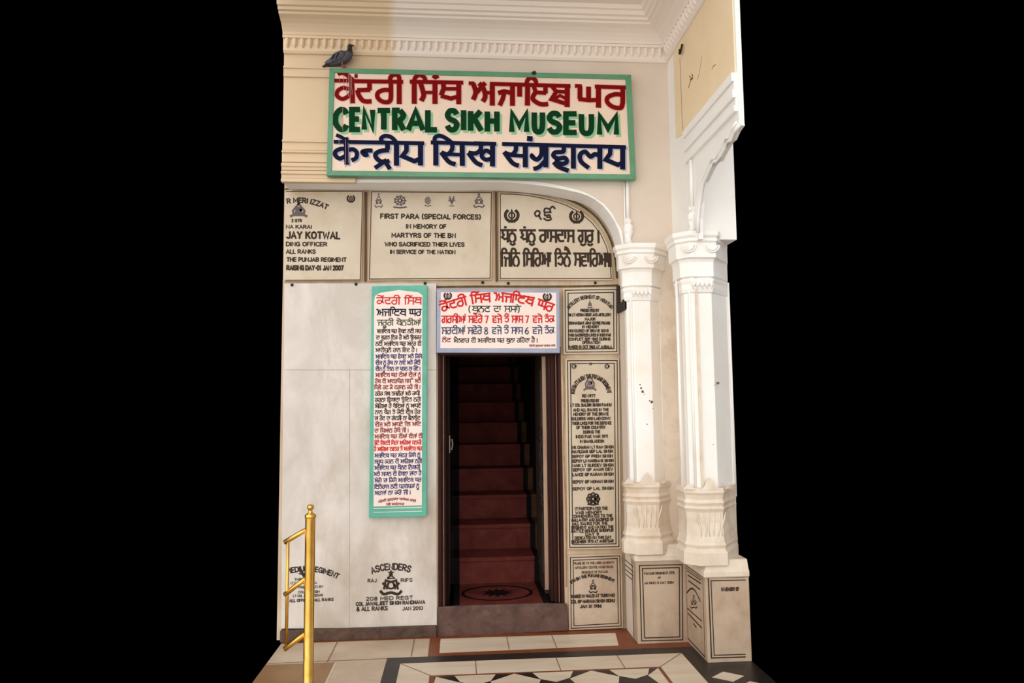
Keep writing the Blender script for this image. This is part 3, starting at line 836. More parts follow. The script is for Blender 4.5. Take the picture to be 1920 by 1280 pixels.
stair = empty('staircase', 'steep red stone staircase with black edges climbing into the dark doorway', 'stairs')
RISE, GO, Y1 = .207, .31, 5.87
for k in range(12):
    m = MB()
    z0, z1, ya, yb = .2+k*RISE, .2+(k+1)*RISE, Y1+k*GO, Y1+(k+1)*GO+.02
    for x0, x1, mi in ((.0, .605, 0), (-.045, .0, 1), (.605, .65, 1), (-.075, -.045, 2), (.65, .70, 3)):
        m.box(x0, x1, ya, yb, z0, z1-.03, mi)
        m.box(x0, x1, ya-.014, yb, z1-.03, z1, mi)
    m.build('step', ['red_step', 'black_step', 'stairwall', 'skirt'], stair, bevel=0)
m = MB()
m.box(.0, .605, 5.263, Y1, .10, .2, 0)
m.box(-.045, .0, 5.263, Y1, .10, .2, 1)
m.prism([(.605, 5.30, .2), (.65, 5.263, .2), (.65, Y1, .2), (.605, Y1, .2)], [(.605, 5.30, .1), (.65, 5.263, .1), (.65, Y1, .1), (.605, Y1, .1)], 1)
land = m.build('landing', ['red_step', 'black_step'], stair)
em = MB(); pz_ = Plane('Z', .2)
ell = [(.285+.262*math.cos(t), 5.57+.205*math.sin(t)) for t in [2*math.pi*k/40 for k in range(41)]]
ribbon(em, pz_, ell, .026)
star = []
for k in range(24):
    t = 2*math.pi*k/24
    r = 1.0 if k % 2 == 0 else .55
    star.append((.285+.145*r*math.cos(t), 5.57+.115*r*math.sin(t)))
for k in range(24):
    poly(em, pz_, [(.285, 5.57), star[k], star[(k+1) % 24]])
tag(em.build('inlay', 'black_step', land), 'black oval and flower inlaid in the red landing')

mb = MB()
mb.prism([at(820, 1196, 5.235), at(1067, 1182, 5.235), at(1063, 1132, 5.235), at(1016, 1131, 5.235), at(862, 1136, 5.235), at(822, 1138, 5.235)],
         [Vector((p.x, 5.262, p.z)) for p in (at(820, 1196, 5.235), at(1067, 1182, 5.235), at(1063, 1132, 5.235), at(1016, 1131, 5.235), at(862, 1136, 5.235), at(822, 1138, 5.235))])
th = mb.build('threshold_stone', 'threshold', bevel=.006)
tag(th, 'worn brown stone doorstep below the dark stair doorway', 'doorstep')

door = empty('door_1', 'dark wooden double door frame opened onto the red stairs', 'door', kind='structure')
def jamb(x0, x1, steps):
    m = MB()
    for a, b, ya in steps:
        m.box(a, b, ya, YN+.2, .19, 2.05)
    return m.build('jamb', 'wood', door, bevel=.003)
j1 = jamb(-.153, -.098, ((-.153, -.132, YN-.005), (-.132, -.118, YN+.012), (-.118, -.108, YN-.002), (-.108, -.098, YN+.03)))
j2 = jamb(.67, .762, ((.738, .762, YN-.005), (.728, .738, YN+.012), (.716, .728, YN-.002), (.69, .716, YN+.03), (.67, .69, YN+.05)))
for jj, x0, x1 in ((j1, -.116, -.110), (j2, .720, .725)):
    m = MB(); m.box(x0, x1, YN-.006, YN, .2, 2.0); m.build('bead', 'wood_worn', jj)
m = MB(); m.box(-.153, .762, YN-.012, YN+.2, 2.0, 2.06); m.build('lintel', 'wood', door, bevel=.003)
m = MB()
m.box(-.108, -.074, YN+.2, YN+.74, .21, 2.02)
l1 = m.build('door_leaf', 'wood_green', door)
m = MB(); m.box(-.094, -.076, YN+.188, YN+.2, .24, 2.0); tag(m.build('edge', 'wood_pale', l1), 'bare pale edge of the left door leaf')
m = MB()
m.box(.645, .69, YN+.2, YN+.74, .21, 2.02)
for z0, z1 in ((.35, .8), (.9, 1.35), (1.45, 1.9)):
    m.box(.636, .646, YN+.27, YN+.66, z0, z1)
l2 = m.build('door_leaf', 'wood_green', door)
m = MB(); m.box(.642, .684, YN+.188, YN+.2, .24, 2.0); tag(m.build('edge', 'wood_pale', l2), 'bare pale edge of the right door leaf')
m = MB()
m.tube([(-.07, YN+.26, 1.36), (-.055, YN+.25, 1.37), (-.05, YN+.25, 1.33), (-.06, YN+.25, 1.29)], .009, 8)
m.box(-.078, -.068, YN+.235, YN+.285, 1.27, 1.40)
tag(m.build('hasp', 'steel', l1, smooth=False), 'dull metal hasp on the left door leaf')
m = MB()
rnd = random.Random(5)
zc = 1.42
for k in range(16):
    c = Vector((.632+.006*math.sin(k), YN+.215+.01*math.sin(k*.9), zc-k*.036))
    pts = [c+Vector((.010*math.cos(t)*(1 if k % 2 else .3), .010*math.cos(t)*(.3 if k % 2 else 1), .026*math.sin(t))) for t in [2*math.pi*j/10 for j in range(11)]]
    m.tube(pts, .006, 6)
tag(m.build('chain', 'iron', l2), 'dark chain hanging on the right door leaf')

# ------------------------------------------------------------------ columns on their inscribed plinths
def octo(cx, yf, a, cl, cr, yb, o, z, left_flat):
    k = .414*o
    xl = cx-a-cl-o if not left_flat else max(cx-a-cl-o, left_flat)
    xr = cx+a+cr+o
    xr = min(xr, 1.862) if cx > 1.5 else xr              # the outer column dies into its pier
    return [(xl, yb, z), (xl, yf+cl-k, z), (cx-a-k, yf-o, z), (cx+a+k, yf-o, z), (xr, yf+cr-k, z), (xr, yb, z)]

def column(cx, yf, a, cl, cr, yb, dx0, dx1, dy0, dy1, die_top, label, seed):
    e = empty('marble_column', label, 'column')
    # shaft
    m = MB()
    m.loft([octo(cx, yf, a, cl, cr, yb, o, z, 0) for o, z in ((0, 1.0), (0, 2.52))])
    m.build('shaft', 'column', e, bevel=.004)
    m = MB()
    for x, y in ((cx-a-cl*.35, yf+cl*.35-.004), (cx+a+cr+.006, yf+cr+.004), (dx1-.004 if yf > 4.8 else cx-a-cl-.03, yf+.10)):
        m.tube([(x, y, 1.0), (x, y, 2.46)], .0095, 10)
    m.build('corner_bead', 'column', e, smooth=True)
    # carved vase-like base
    m = MB()
    prof = [(.060, .60), (.062, .68), (.040, .70), (.050, .725), (.042, .74), (.034, .78), (.030, .86), (.034, .93), (.046, .955), (.034, .968), (.044, .99), (.034, 1.01), (.040, 1.04), (.048, 1.055), (.044, 1.084), (0, 1.086)]
    m.loft([octo(cx, yf, a, cl, cr, yb, o, z, 0) for o, z in prof])
    b = m.build('base', 'base', e, bevel=.003)
    m = MB()
    y0 = yf-.047
    def leaf(p0, p1, tip, out):
        c = (Vector(p0)+Vector(p1))/2
        m.add([p0, p1, tip, c+out*.5+Vector((0, 0, (tip[2]-p0[2])*.45))], [(0, 1, 3), (1, 2, 3), (2, 0, 3)])
    O = Vector((0, -.016, 0))
    leaf((cx-.06, y0, 1.075), (cx+.06, y0, 1.075), (cx, y0+.024, 1.155), O)
    for s in (-1, 1):
        leaf((cx+s*(a+.03), y0+.01, 1.075), (cx+s*(a+.10), y0+.06, 1.075), (cx+s*(a+.065), y0+.06, 1.115), O)
    # acanthus ribs
    for k in range(6):
        x = cx-.07+k*.028
        m.tube([(x, yf-.031, .77), (x+.010*math.sin(k*2), yf-.032, .83), (x+(k-2.5)*.006, yf-.032, .88), (x+(k-2.5)*.010, yf-.036, .93)], [.004, .007, .006, .003], 6)
    m.build('leaf_carving', 'base', e, smooth=True)
    # capital
    m = MB()
    prof = [(0, 2.36), (.010, 2.365), (.016, 2.39), (.014, 2.42), (.022, 2.44), (.024, 2.455), (.006, 2.458), (.006, 2.464), (.026, 2.468), (.024, 2.50), (.026, 2.565), (.034, 2.585), (.050, 2.592), (.052, 2.69), (.064, 2.70), (.062, 2.72), (.074, 2.735), (.076, 2.765), (.0, 2.77)]
    m.loft([octo(cx, yf, a, cl, cr, yb, o, z, 0) for o, z in prof])
    m.build('capital', 'column', e, bevel=.003)
    m = MB()
    for j, q in enumerate((-.10, .06)):
        for r in (.05, .034):
            m.tube([(cx+q+r*math.cos(t), yf-.054, 2.672-r*.9*math.sin(t)) for t in [math.pi*i/10 for i in range(11)]], .007, 6)
    for k in range(5):
        m.lathe(cx-.06+k*.03, yf-.022, [(.001, 2.40), (.011, 2.412), (.010, 2.425), (.001, 2.437)], 8)
        m.tube([(cx-.08+k*.032, yf-.02, 2.425), (cx-.066+k*.032, yf-.024, 2.385), (cx-.05+k*.032, yf-.02, 2.425)], .004, 6)
    m.build('capital_carving', 'column', e, smooth=True)
    # plinth die with moulded top
    m = MB()
    m.box(dx0, dx1, dy0, dy1, 0, die_top)
    d = m.build('plinth', 'die', e, bevel=.004)
    m = MB()
    m.loft([[(dx0-o, dy0-o, z), (dx1, dy0-o, z), (dx1, dy1, z), (dx0-o, dy1, z)] for o, z in ((.0, die_top-.01), (.012, die_top), (.012, die_top+.03), (0, die_top+.045), (-.02, die_top+.10))])
    m.build('plinth_cap', 'base', e, bevel=.002)
    return e, d

c1, d1 = column(1.305, 4.945, .060, .045, .085, YS+.01, XJ, XW-.006, 4.92, YS+.02, .555, 'inner white marble octagonal column in the corner beside the tall tablet', 1)
c2, d2 = column(1.616, 4.575, .065, .045, .18, Y_J+.27, XW-.012, 1.845, 4.53, 4.919, .53, 'outer white marble octagonal column on the right jamb of the cusped arch', 2)

mb = MB()
mb.box(XW-.005, XW+.01, Y_J+.06, YS, .56, 2.70)  # thin tan cladding added over the corner walls, plinth tops to capitals
mb.box(1.40, XW, YS-.005, YS+.01, .56, 2.72)
tag(mb.build('trim_11', 'base'), 'tan strip in the corner between the two columns', 'wall strip', kind='structure')
for col_, Yc, spots in ((c1, 4.945, ((1200, 721, 1.3), (1202, 727.5, 1.8), (1205, 734, 2.6), (1208, 739, .8), (1218, 751, 1.4), (1222, 753.5, 2.6), (1224, 766, .9), (1213, 795, 1.1))), (c2, 4.575, ((1340, 722, .8), (1346, 718, 2.6), (1337, 833, .9)))):
    ms_ = MB(); ps = Plane('Y', Yc)
    for x, y, r in spots:
        px_poly(ms_, ps, [(x+r*(1+.25*math.sin(3*k+x))*math.cos(k*.698), y+r*(1+.25*math.cos(2*k+y))*math.sin(k*.698)) for k in range(9)])
    o = ms_.build('specks', 'grime_line', col_)
    tag(o, 'black specks where the polish has chipped')

# inscriptions on the plinths
def lettering(mb_, name, mats, parent, label=None):
    o = mb_.build(name, mats, parent)
    if label: o['label'] = label
    return o
p = Plane('Y', 4.92); m = MB()
q = ((1199, 1060), (1279, 1058), (1280, 1199), (1203, 1201))
frame_lines(m, p, q, (0, 5.5), 2.0)
text(m, p, 'PANJAB REGIMENT CTR.', 1208, 1072, 1266, 1076, .26); text(m, p, 'OF', 1233, 1081, 1240, 1084.5, .26); text(m, p, 'JAI HIND 12 MAY 2004', 1208, 1090, 1264, 1094, .26)
lettering(m, 'inscription', 'inlay', d1, 'black framed inscription on the inner plinth front')
p = Plane('X', XJ); m = MB()
for k, (x0, y0, x1, y1) in enumerate(((1172, 1049, 1187, 1062), (1172, 1058, 1187, 1071), (1173, 1067, 1187, 1079), (1174, 1076, 1186, 1087))):
    px_ribbon(m, p, [(x0, y0), (x1, y1)], 1.8)
px_ribbon(m, p, [(1189.5, 1068), (1191, 1196)], 1.0)
lettering(m, 'inscription', 'inlay', d1, 'slanting inscription lines on the inner plinth side')
p = Plane('Y', 4.53); m = MB()
px_ribbon(m, p, [(1398, 1081), (1328, 1082.5), (1334, 1233), (1398, 1231)], 2.4)
px_ribbon(m, p, [(1398, 1087), (1333, 1088.5), (1339, 1228), (1398, 1226)], 1.8)
text(m, p, 'IN MEMORY OF', 1353, 1101, 1386, 1107, .28)
lettering(m, 'inscription', 'inlay', d2, 'black framed inscription on the outer plinth front')
p = Plane('X', XW-.012); m = MB()
for a, b, w in (((1286, 1059), (1318, 1081), 2.0), ((1287, 1064), (1317, 1085), 1.2), ((1288, 1069), (1315, 1088), 1.6), ((1290, 1078), (1315, 1094), 2.4), ((1291, 1088), (1313, 1105), 2.4)):
    px_ribbon(m, p, [a, b], w)
px_ribbon(m, p, [(1288, 1111), (1296, 1103), (1304, 1108), (1313, 1127)], 3.0, curve=True)
crest(m, p, 1301, 1128, 15, 26, 0, 3, 'tri')
for a, b, w in (((1289, 1140), (1316, 1164), 2.2), ((1290, 1149), (1316, 1177), 2.6), ((1300, 1168), (1306, 1176), 2.6)):
    px_ribbon(m, p, [a, b], w)
px_ribbon(m, p, [(1318, 1083), (1322, 1234)], 1.4); px_ribbon(m, p, [(1290, 1196), (1322, 1231)], 2.2); px_ribbon(m, p, [(1286, 1062), (1290, 1196)], 1.2)
lettering(m, 'inscription', 'inlay', d2, 'black inscription with small badge on the outer plinth side')

# ------------------------------------------------------------------ marble slabs and engraved tablets in the recess
YSL = 5.238
slab_px('marble_slab', ((533, 531), (818, 531), (818, 693), (532, 693)), YSL, YN-.0005, 'slab_low', bevel=.0008)
tag(bpy.data.objects['marble_slab'], 'plain white marble wall slab under the three upper tablets', 'wall slab')
s2 = slab_px('marble_slab', ((531, 693.4), (655.4, 693.4), (654.6, 1177), (527, 1178)), YSL, YN-.0005, 'slab_low', bevel=.0008)
tag(s2, 'white marble wall slab behind the brass railing, curved inscription near its foot', 'wall slab')
s3 = slab_px('marble_slab', ((655.8, 693.4), (818, 693.4), (819, 1172), (655, 1177)), YSL, YN-.0005, 'slab_low', bevel=.0008)
tag(s3, 'white marble wall slab behind the teal notice board, engraved ASCENDERS below', 'wall slab')
p = Plane('Y', YSL)
m = MB()
text(m, p, 'ARTY MEDIUM REGIMENT', 508, 1080, 634, 1089, .26, arc=60, xmin=536)
crest(m, p, 570, 1075, 22, 22, 0, 4, 'wings')
text(m, p, 'SARVATRA', 553, 1083, 588, 1087, .24); text(m, p, 'IZZAT O IQBAL', 545, 1090, 596, 1094, .24); text(m, p, 'PRESENTED BY', 560, 1098, 607, 1102, .24)
text(m, p, 'COL S SINGH', 559, 1107, 600, 1111, .26); text(m, p, 'LT COL AND SUBEDAR', 550, 1114, 606, 1118, .24); text(m, p, '& ALL OFFICERS ALL RANKS', 536, 1122, 626, 1127, .28)
lettering(m, 'inscription', 'inlay', s2)
m = MB()
text(m, p, 'ASCENDERS', 698, 1064, 770, 1075, .24, arc=42)
crest(m, p, 733, 1093, 44, 46, 0, 5, 'tri')
text(m, p, 'RAJ', 690, 1085, 707, 1091, .24); text(m, p, 'RIFS', 752, 1084, 775, 1090, .24)
text(m, p, '208 MED REGT', 687, 1118, 776, 1124, .26); text(m, p, 'COL JAWALJEET SINGH RANDHAWA', 668, 1127, 798, 1133, .3)
text(m, p, '& ALL RANKS', 669, 1137, 728, 1144, .26); text(m, p, 'JAN 2010', 755, 1137, 794, 1143, .26)
lettering(m, 'inscription', 'inlay', s3)

YP = 5.248
# three upper tablets
t1 = slab_px('marble_tablet', ((534, 357), (682, 356.5), (677.5, 526), (532, 527)), YP, YN-.0005, 'plaque')
tag(t1, 'square yellowed marble tablet, cut off at its left, with the name KOTWAL', 'tablet')
p = Plane('Y', YP); m = MB()
px_ribbon(m, p, [(536, 359), (680, 358.5), (675.5, 524.5), (535, 525.5)], 1.8, mi=1)
text(m, p, 'NISHAR MERI IZZAT', 506, 384, 614, 392.5, .28, arc=58, xmin=536)
crest(m, p, 560, 395, 32, 26, 2, 6, 'drop'); khanda(m, p, 658, 373, 6.5)
text(m, p, '2 GTR', 547, 411, 567, 416, .3); text(m, p, 'NA KARAI', 537, 422, 586, 428, .3)
text(m, p, 'JAY KOTWAL', 538, 435, 640, 447, .27); text(m, p, 'DING OFFICER', 537, 454, 615, 461, .28); text(m, p, 'ALL RANKS', 537, 468, 593, 475, .28)
text(m, p, 'THE PUNJAB REGIMENT', 538, 483, 651, 490, .3); text(m, p, 'RAISING DAY-01 JAN 2007', 538, 498, 645, 506, .3)
lettering(m, 'inscription', ['inlay', 'inlay_brown', 'inlay_soft'], t1)
t2 = slab_px('marble_tablet', ((694, 357), (924, 358.5), (921.5, 524), (690, 525.5)), YP, YN-.0005, 'plaque')
tag(t2, 'square yellowed marble tablet headed FIRST PARA (SPECIAL FORCES) with five badges', 'tablet')
m = MB()
frame_lines(m, p, ((694, 357), (924, 358.5), (921.5, 524), (690, 525.5)), (2.5,), 1.8, 1)
for cx, w, h, kd in ((710, 16, 28, 'tri'), (750, 28, 26, 'shield'), (802, 14, 20, 'shield'), (847, 15, 20, 'wings'), (898, 22, 28, 'tri')):
    crest(m, p, cx, 376, w, h, 2, int(cx), kd)
text(m, p, 'FIRST PARA (SPECIAL FORCES)', 714, 402, 903, 410, .29); text(m, p, 'IN MEMORY OF', 762, 421, 838, 428, .29)
text(m, p, 'MARTYRS OF THE BN', 735, 437.5, 856, 445, .29); text(m, p, 'WHO SACRIFICED THIER LIVES', 722, 454.5, 872, 461.5, .3); text(m, p, 'IN SERVICE OF THE NATION', 732, 469, 855, 475.5, .3)
lettering(m, 'inscription', ['inlay', 'inlay_brown', 'inlay_soft'], t2)
ap = [(935.5, 524.5), (935.5, 361), (965, 361.5), (995, 364), (1030, 371), (1062, 381), (1090, 395), (1112, 414), (1129, 436), (1140, 460), (1147, 490), (1149, 525)]
fr3 = [at(x, y, YP) for x, y in ap]
mb = MB(); mb.prism(fr3, [(v.x, YN-.0005, v.z) for v in fr3])
t3 = mb.build('marble_tablet', 'plaque', bevel=.003)
tag(t3, 'yellowed marble tablet with one curved corner and bold religious script', 'tablet')
m = MB()
px_ribbon(m, p, [(938, 522), (938, 363.5), (965, 364), (994, 367), (1029, 374), (1060, 384), (1087, 398), (1109, 416.5), (1126, 438), (1137, 462), (1144, 491), (1146, 522)], 1.8, mi=1, closed=True)
khanda(m, p, 959.5, 405, 12); khanda(m, p, 1081, 407, 11.5)
for st in ([(1011, 404), (1005, 405), (1003, 399), (1008, 395), (1012, 398), (1011, 405), (1015, 412)], [(1020, 398), (1034, 398)], [(1021, 399), (1022, 404), (1030, 403), (1031, 407), (1024, 407)], [(1031, 406), (1033, 411), (1026, 413), (1019, 409)], [(1020, 398), (1022, 391), (1030, 392), (1032, 398)], [(1030, 393), (1036, 387), (1041, 392)]):
    px_ribbon(m, p, st, 3.3, curve=len(st) > 2)
text(m, p, 'ਧੰਨੁ ਧੰਨੁ ਰਾਮਦਾਸ ਗੁਰੁ ।', 939, 432, 1124, 454, .19); text(m, p, 'ਜਿਨਿ ਸਿਰਿਆ ਤਿਨੈ ਸਵਾਰਿਆ॥', 939, 475, 1146, 499, .165)
lettering(m, 'inscription', ['inlay', 'inlay_brown'], t3)
# dark arch of grout over the tablets
# slim upright strips between the tablets
m = MB()
for x in (685.5, 929.5):
    a, b = at(x-1.5, 360, 5.256), at(x+1.5-2, 527, 5.256)
    m.box(a.x, a.x+.016, 5.258, YN, b.z, a.z)
o = m.build('trim_9', 'inlay_brown')
tag(o, 'thin brown upright strips in the gaps between the upper tablets', 'strip', kind='structure')

# right hand tablets beside the doorway
q1 = ((1055.5, 540), (1160, 538.5), (1160.5, 663), (1056.5, 664))
t4 = slab_px('marble_tablet', q1, YP, YN-.0005, 'plaque')
tag(t4, 'small square marble tablet right of the opening-hours sign, arched heading', 'tablet')
m = MB()
frame_lines(m, p, q1, (4, 9.5), 1.7)
text(m, p, 'ARTILLERY REGIMENT OF MOUNTAIN', 1067, 574, 1146, 580, .26, arc=110)
crest(m, p, 1106, 570, 9, 16, 2, 2, 'tri')
for s, x0, x1, y in (('PRESENTED BY', 1089, 1124, 582), ('36 LT MEDIUM REGT AND ARTILLERY', 1066, 1146, 590), ('MAJOR', 1097, 1117, 598), ('COMMANDANT ARMY CENTRE PUNJAB', 1067, 1144, 605.5), ('IN MEMORY', 1092, 1124, 612.5), ('HONOURED OF BRAVE SONS', 1067, 1142, 620), ('WHO SACRIFICED LIVES IN INDO PAK', 1067, 1146, 628), ('CONFLICT SEP 1965 DURING', 1067, 1145, 635.5), ('OPERATION', 1092, 1126, 642), ('RAISED 01 OCT 1963 AT AMBALA', 1066, 1148, 650)):
    text(m, p, s, x0, y-2.4, x1, y+2.4, .31)
lettering(m, 'inscription', ['inlay', 'inlay_brown', 'inlay_soft'], t4)
q2 = ((1060, 672), (1161, 671.5), (1164.5, 1028.5), (1064.5, 1030))
t5 = slab_px('marble_tablet', q2, YP, YN-.0005, 'plaque')
tag(t5, 'tall narrow marble tablet right of the doorway listing many names', 'tablet')
m = MB()
frame_lines(m, p, q2, (4, 9.5), 1.7)
text(m, p, '8TH BATTALION THE PUNJAB REGIMENT', 1077, 731, 1139, 738, .26, arc=172)
ring(m, p, 1076, 686.5, 3.4, 3, 2, 10); ring(m, p, 1138, 686.5, 3.4, 3, 2, 10); ring(m, p, 1107, 682, 2, 2, 2, 8)
crest(m, p, 1106, 719, 24, 30, 2, 8, 'drop')
rows = (('RE-1977', 1092, 1117, 742), ('PRESENTED BY', 1090, 1124, 751), ('LT COL BALBIR SINGH PANNU', 1070, 1147, 759), ('AND ALL RANKS IN THE', 1075, 1142, 768), ('MEMORY OF THE BRAVE', 1075, 1142, 776), ('SOLDIERS WHO LAID DOWN', 1072, 1145, 784.5), ('THEIR LIVES FOR THE DEFENCE', 1073, 1147, 793), ('OF THEIR COUNTRY', 1081, 1136, 801), ('DURING THE', 1094, 1126, 809.5), ('INDO PAK WAR 1971', 1080, 1141, 818), ('IN BANGLADESH', 1088, 1133, 827),
        ('NK CHARAN LT RAM SINGH', 1073, 1151, 838), ('HAVILDAR SEP LAL SINGH', 1073, 1150, 846), ('SEPOY GP PREM SINGH', 1073, 1150, 855), ('SEPOY LN HARBANS SINGH', 1073, 1151, 863.5), ('NAIK LT GURDEV SINGH', 1074, 1151, 872), ('SEPOY GP AMAR DEV', 1074, 1150, 880), ('LANCE GP KARAM SINGH', 1074, 1151, 889), ('SEPOY GP MOHAN SINGH', 1074, 1151, 902.5), ('SEPOY GP LAL SINGH', 1074, 1151, 915.5),
        ('17 PARTICIPATED THE', 1078, 1140, 953), ('WAR MEMORY', 1079, 1130, 960.5), ('COMMEMORATES TO THE', 1073, 1149, 967), ('GALLANTRY AND SACRIFICE OF', 1072, 1151, 974), ('ALL RANKS FOR THE', 1075, 1140, 981), ('REGIMENT AND NATION THE', 1072, 1151, 988), ('BATTLE HONOUR SHERPUR', 1072, 1151, 994.5), ('DAY 9', 1098, 1124, 1001), ('DEDICATED ON THIS DAY', 1078, 1147, 1007.5), ('DECEMBER 1973 AT AMRITSAR', 1072, 1151, 1014.5))
for s, x0, x1, y in rows:
    text(m, p, s, x0, y-2.5, x1, y+2.5, .31)
crest(m, p, 1112, 935, 28, 26, 0, 9, 'flower')
crest(m, p, 1112, 935, 24, 22, 0, 9, 'shield')
lettering(m, 'inscription', ['inlay', 'inlay_brown', 'inlay_soft'], t5)
q3 = ((1065.5, 1041), (1166, 1037.5), (1168.5, 1177), (1067, 1181.5))
t6 = slab_px('marble_tablet', q3, YP-.006, YN-.0005, 'plaque_dirty')
tag(t6, 'stained marble tablet at floor level between doorstep and inner plinth', 'tablet')
p6 = Plane('Y', YP-.006); m = MB()
frame_lines(m, p6, q3, (4, 9), 1.6)
for s, x0, x1, y in (('PRAISE BE TO THE LORD ALMIGHTY', 1075, 1152, 1055), ('ARTILLERY CENTRE NASIK ROAD', 1078, 1150, 1063), ('REGIMENT OF PUNJAB', 1091, 1140, 1072)):
    text(m, p6, s, x0, y-2, x1, y+2, .26, mi=1)
text(m, p6, '8TH BN THE PUNJAB REGIMENT', 1071, 1089, 1151, 1094, .34, arc=64)
crest(m, p6, 1112, 1099, 17, 26, 0, 4, 'tri')
for s, x0, x1, y in (('RAISED IN HALDI AT TURKWAD', 1071, 1153, 1116.5), ('COL GP HARNAM SINGH SIDHU', 1071, 1153, 1126.5), ('JAN 31 1986', 1088, 1129, 1136)):
    text(m, p6, s, x0, y-2.6, x1, y+2.6, .32)
lettering(m, 'inscription', ['inlay', 'inlay_brown'], t6)

# ------------------------------------------------------------------ teal notice board
YB = 5.19
nb = empty('notice_board', 'tall narrow teal framed notice board of painted Punjabi rules left of the door', 'notice board')
qb = ((697, 536.5), (801, 534.5), (800, 968), (691.5, 970.5))
slab_px('board', qb, YB, 5.236, 'teal', nb, bevel=.003)
p = Plane('Y', YB)
m = MB()
px_poly(m, p, [(700.5, 949), (701.5, 566), (703, 555), (712, 549), (748, 543.5), (785, 548), (792.5, 554), (792, 566), (791, 947)])
m.build('painted_panel', 'pink', nb)
p = Plane('Y', YB, .0024)
m = MB()
px_ribbon(m, p, [(700, 953), (791, 951)], 1.5); px_ribbon(m, p, [(700, 960), (791, 958)], 1.2)
m.build('stripe', 'pink', nb)
m = MB()
text(m, p, 'ਕੇਂਦਰੀ ਸਿੱਖ', 706, 558, 790, 570.5, .17, 0); text(m, p, 'ਅਜਾਇਬ ਘਰ', 706, 580, 790, 592, .17, 1); text(m, p, 'ਜਰੂਰੀ ਬੇਨਤੀਆਂ', 707, 600, 789, 610, .16, 4)
bl = [('ਅਜਾਇਬ ਘਰ ਵੇਖਣ ਲਈ ਸਾਰ', 2, 621, 707, 790), ('ਦਾ ਭੁਗਤ ਇਕ ਹੈ ਅਤੇ ਉਸਕਰ', 2, 633, 705, 790), ('ਲਈ ਅਜਾਇਬ ਘਰ ਅੰਦਰ ਵੀ', 2, 644.5, 704, 790), ('ਆਦੀਪੁਲੇ ਹਾਲ ਵਿਚ ਹੈ ।', 2, 656.5, 704, 782),
      ('ਅਜਾਇਬ ਘਰ ਵੇਖਣ ਅਤੇ ਕਿਸੇ', 3, 668.5, 704, 791), ('ਚੀਜ ਨੂੰ ਹੱਥ ਨਾ ਲਾਵੋ ਅਤੇ ਕੋਈ', 3, 680, 704, 788), ('ਚੀਜ ਨੂੰ ਤੋੜਨ ਦਾ ਯਤਨ ਨਾ ਹੋਏ ।', 3, 691.5, 704, 788),
      ('ਅਜਾਇਬ ਘਰ ਦੀਆਂ ਚੀਜਾਂ ਨੂੰ', 5, 703, 704, 789), ('ਹੱਥ ਦੀ ਆਦਰਯੋਗ ਸਮਝੋ ਅਤੇ', 5, 714.5, 703, 789), ('ਪਿਛੇ ਹਟ ਕੇ ਦਰਸਨ ਕਰੋ ਜੀ ।', 5, 726, 702, 788),
      ('ਹਰੇਕ ਸੰਘ ਤਸਵੀਰਾਂ ਅਤੇ ਕਾਪੀ', 2, 738, 703, 787), ('ਕਰਨਾ ਵਿਖਾਣਾ ਉਚਿਤ ਨਹੀ', 2, 749.5, 703, 789), ('ਅੱਗਿਆ ਹੈ ਬੱਚਿਆਂ ਨੂੰ ਆਪਣੇ', 2, 761, 703, 789), ('ਨਾਲ ਬੈਗ ਤੇ ਕੋਈ ਚੀਜ ਹੋਰ', 2, 772.5, 703, 788), ('ਜਾ ਹੋਣ ਦਾ ਗੰਦਗੀ ਨਾ ਫੈਲਾਉਣ', 2, 784, 702, 788),
      ('ਚੀਜ ਅਤੇ ਆਪਣੇ ਜੋੜ ਆਦਿ', 5, 795.5, 703, 789), ('ਦਾ ਧਿਆਨ ਰੱਖੋ ਜੀ ।', 5, 807, 702, 766), ('ਅਜਾਇਬ ਘਰ ਦੀਆਂ ਚੀਜਾਂ ਦੀ', 5, 818, 702, 792), ('ਫੋਟੋ ਖਿਚਣੀ ਬਿਨਾਂ ਆਗਿਆ ਮਨਾਹੀ', 0, 830, 702, 790), ('ਹੈ ਆਗਿਆ ਦਫਤਰ ਤੋ ਅਜਾਇਬ ਘਰ', 0, 841.5, 701, 791),
      ('ਅਜਾਇਬ ਘਰ ਅੰਦਰ ਕਿਸੇ ਨੂੰ', 3, 853.5, 702, 788), ('ਸਰੂਪ ਕਰਨ ਦੀ ਆਗਿਆ ਨਹੀ', 3, 865, 702, 791), ('ਅਜਾਇਬ ਘਰ ਖੋਲਣ ਲਿਖਾਰੀ', 3, 876.5, 702, 788), ('ਅਤੇ ਸਮਾਨ ਦੀ ਵੇਖਣਾ ਜਾਂਦਾ ਹੈ', 3, 888, 701, 790), ('ਅੱਗੇ ਜਾ ਕਿਸੇ ਅਜਾਇਬ ਘਰ', 3, 900, 702, 790), ('ਇਤਿਹਾਸ ਲਈ ਪਰਬੰਧਕਾਂ ਨੂੰ', 3, 912, 702, 786), ('ਅਰਜਾਂ ਨਾ ਕਰੋ ਜੀ ।', 3, 923.5, 702, 770)]
for s, mi, y, x0, x1 in bl:
    text(m, p, s, x0, y-3.6, x1, y+3.4, .185, mi)
text(m, p, 'ਸਰੋਮਣੀ ਗੁਰਦੁਆਰਾ ਪਰਬੰਧਕ ਕਮੇਟੀ', 710, 939, 779, 943, .2, 5, arc=34); text(m, p, 'ਸਰੀ ਅੰਮਰਿਤਸਰ', 724, 943, 758, 947, .2, 5)
m.build('painted_lettering', ['t_red', 'l_navy', 't_black', 't_navy', 't_dkgreen', 't_maroon'], nb)

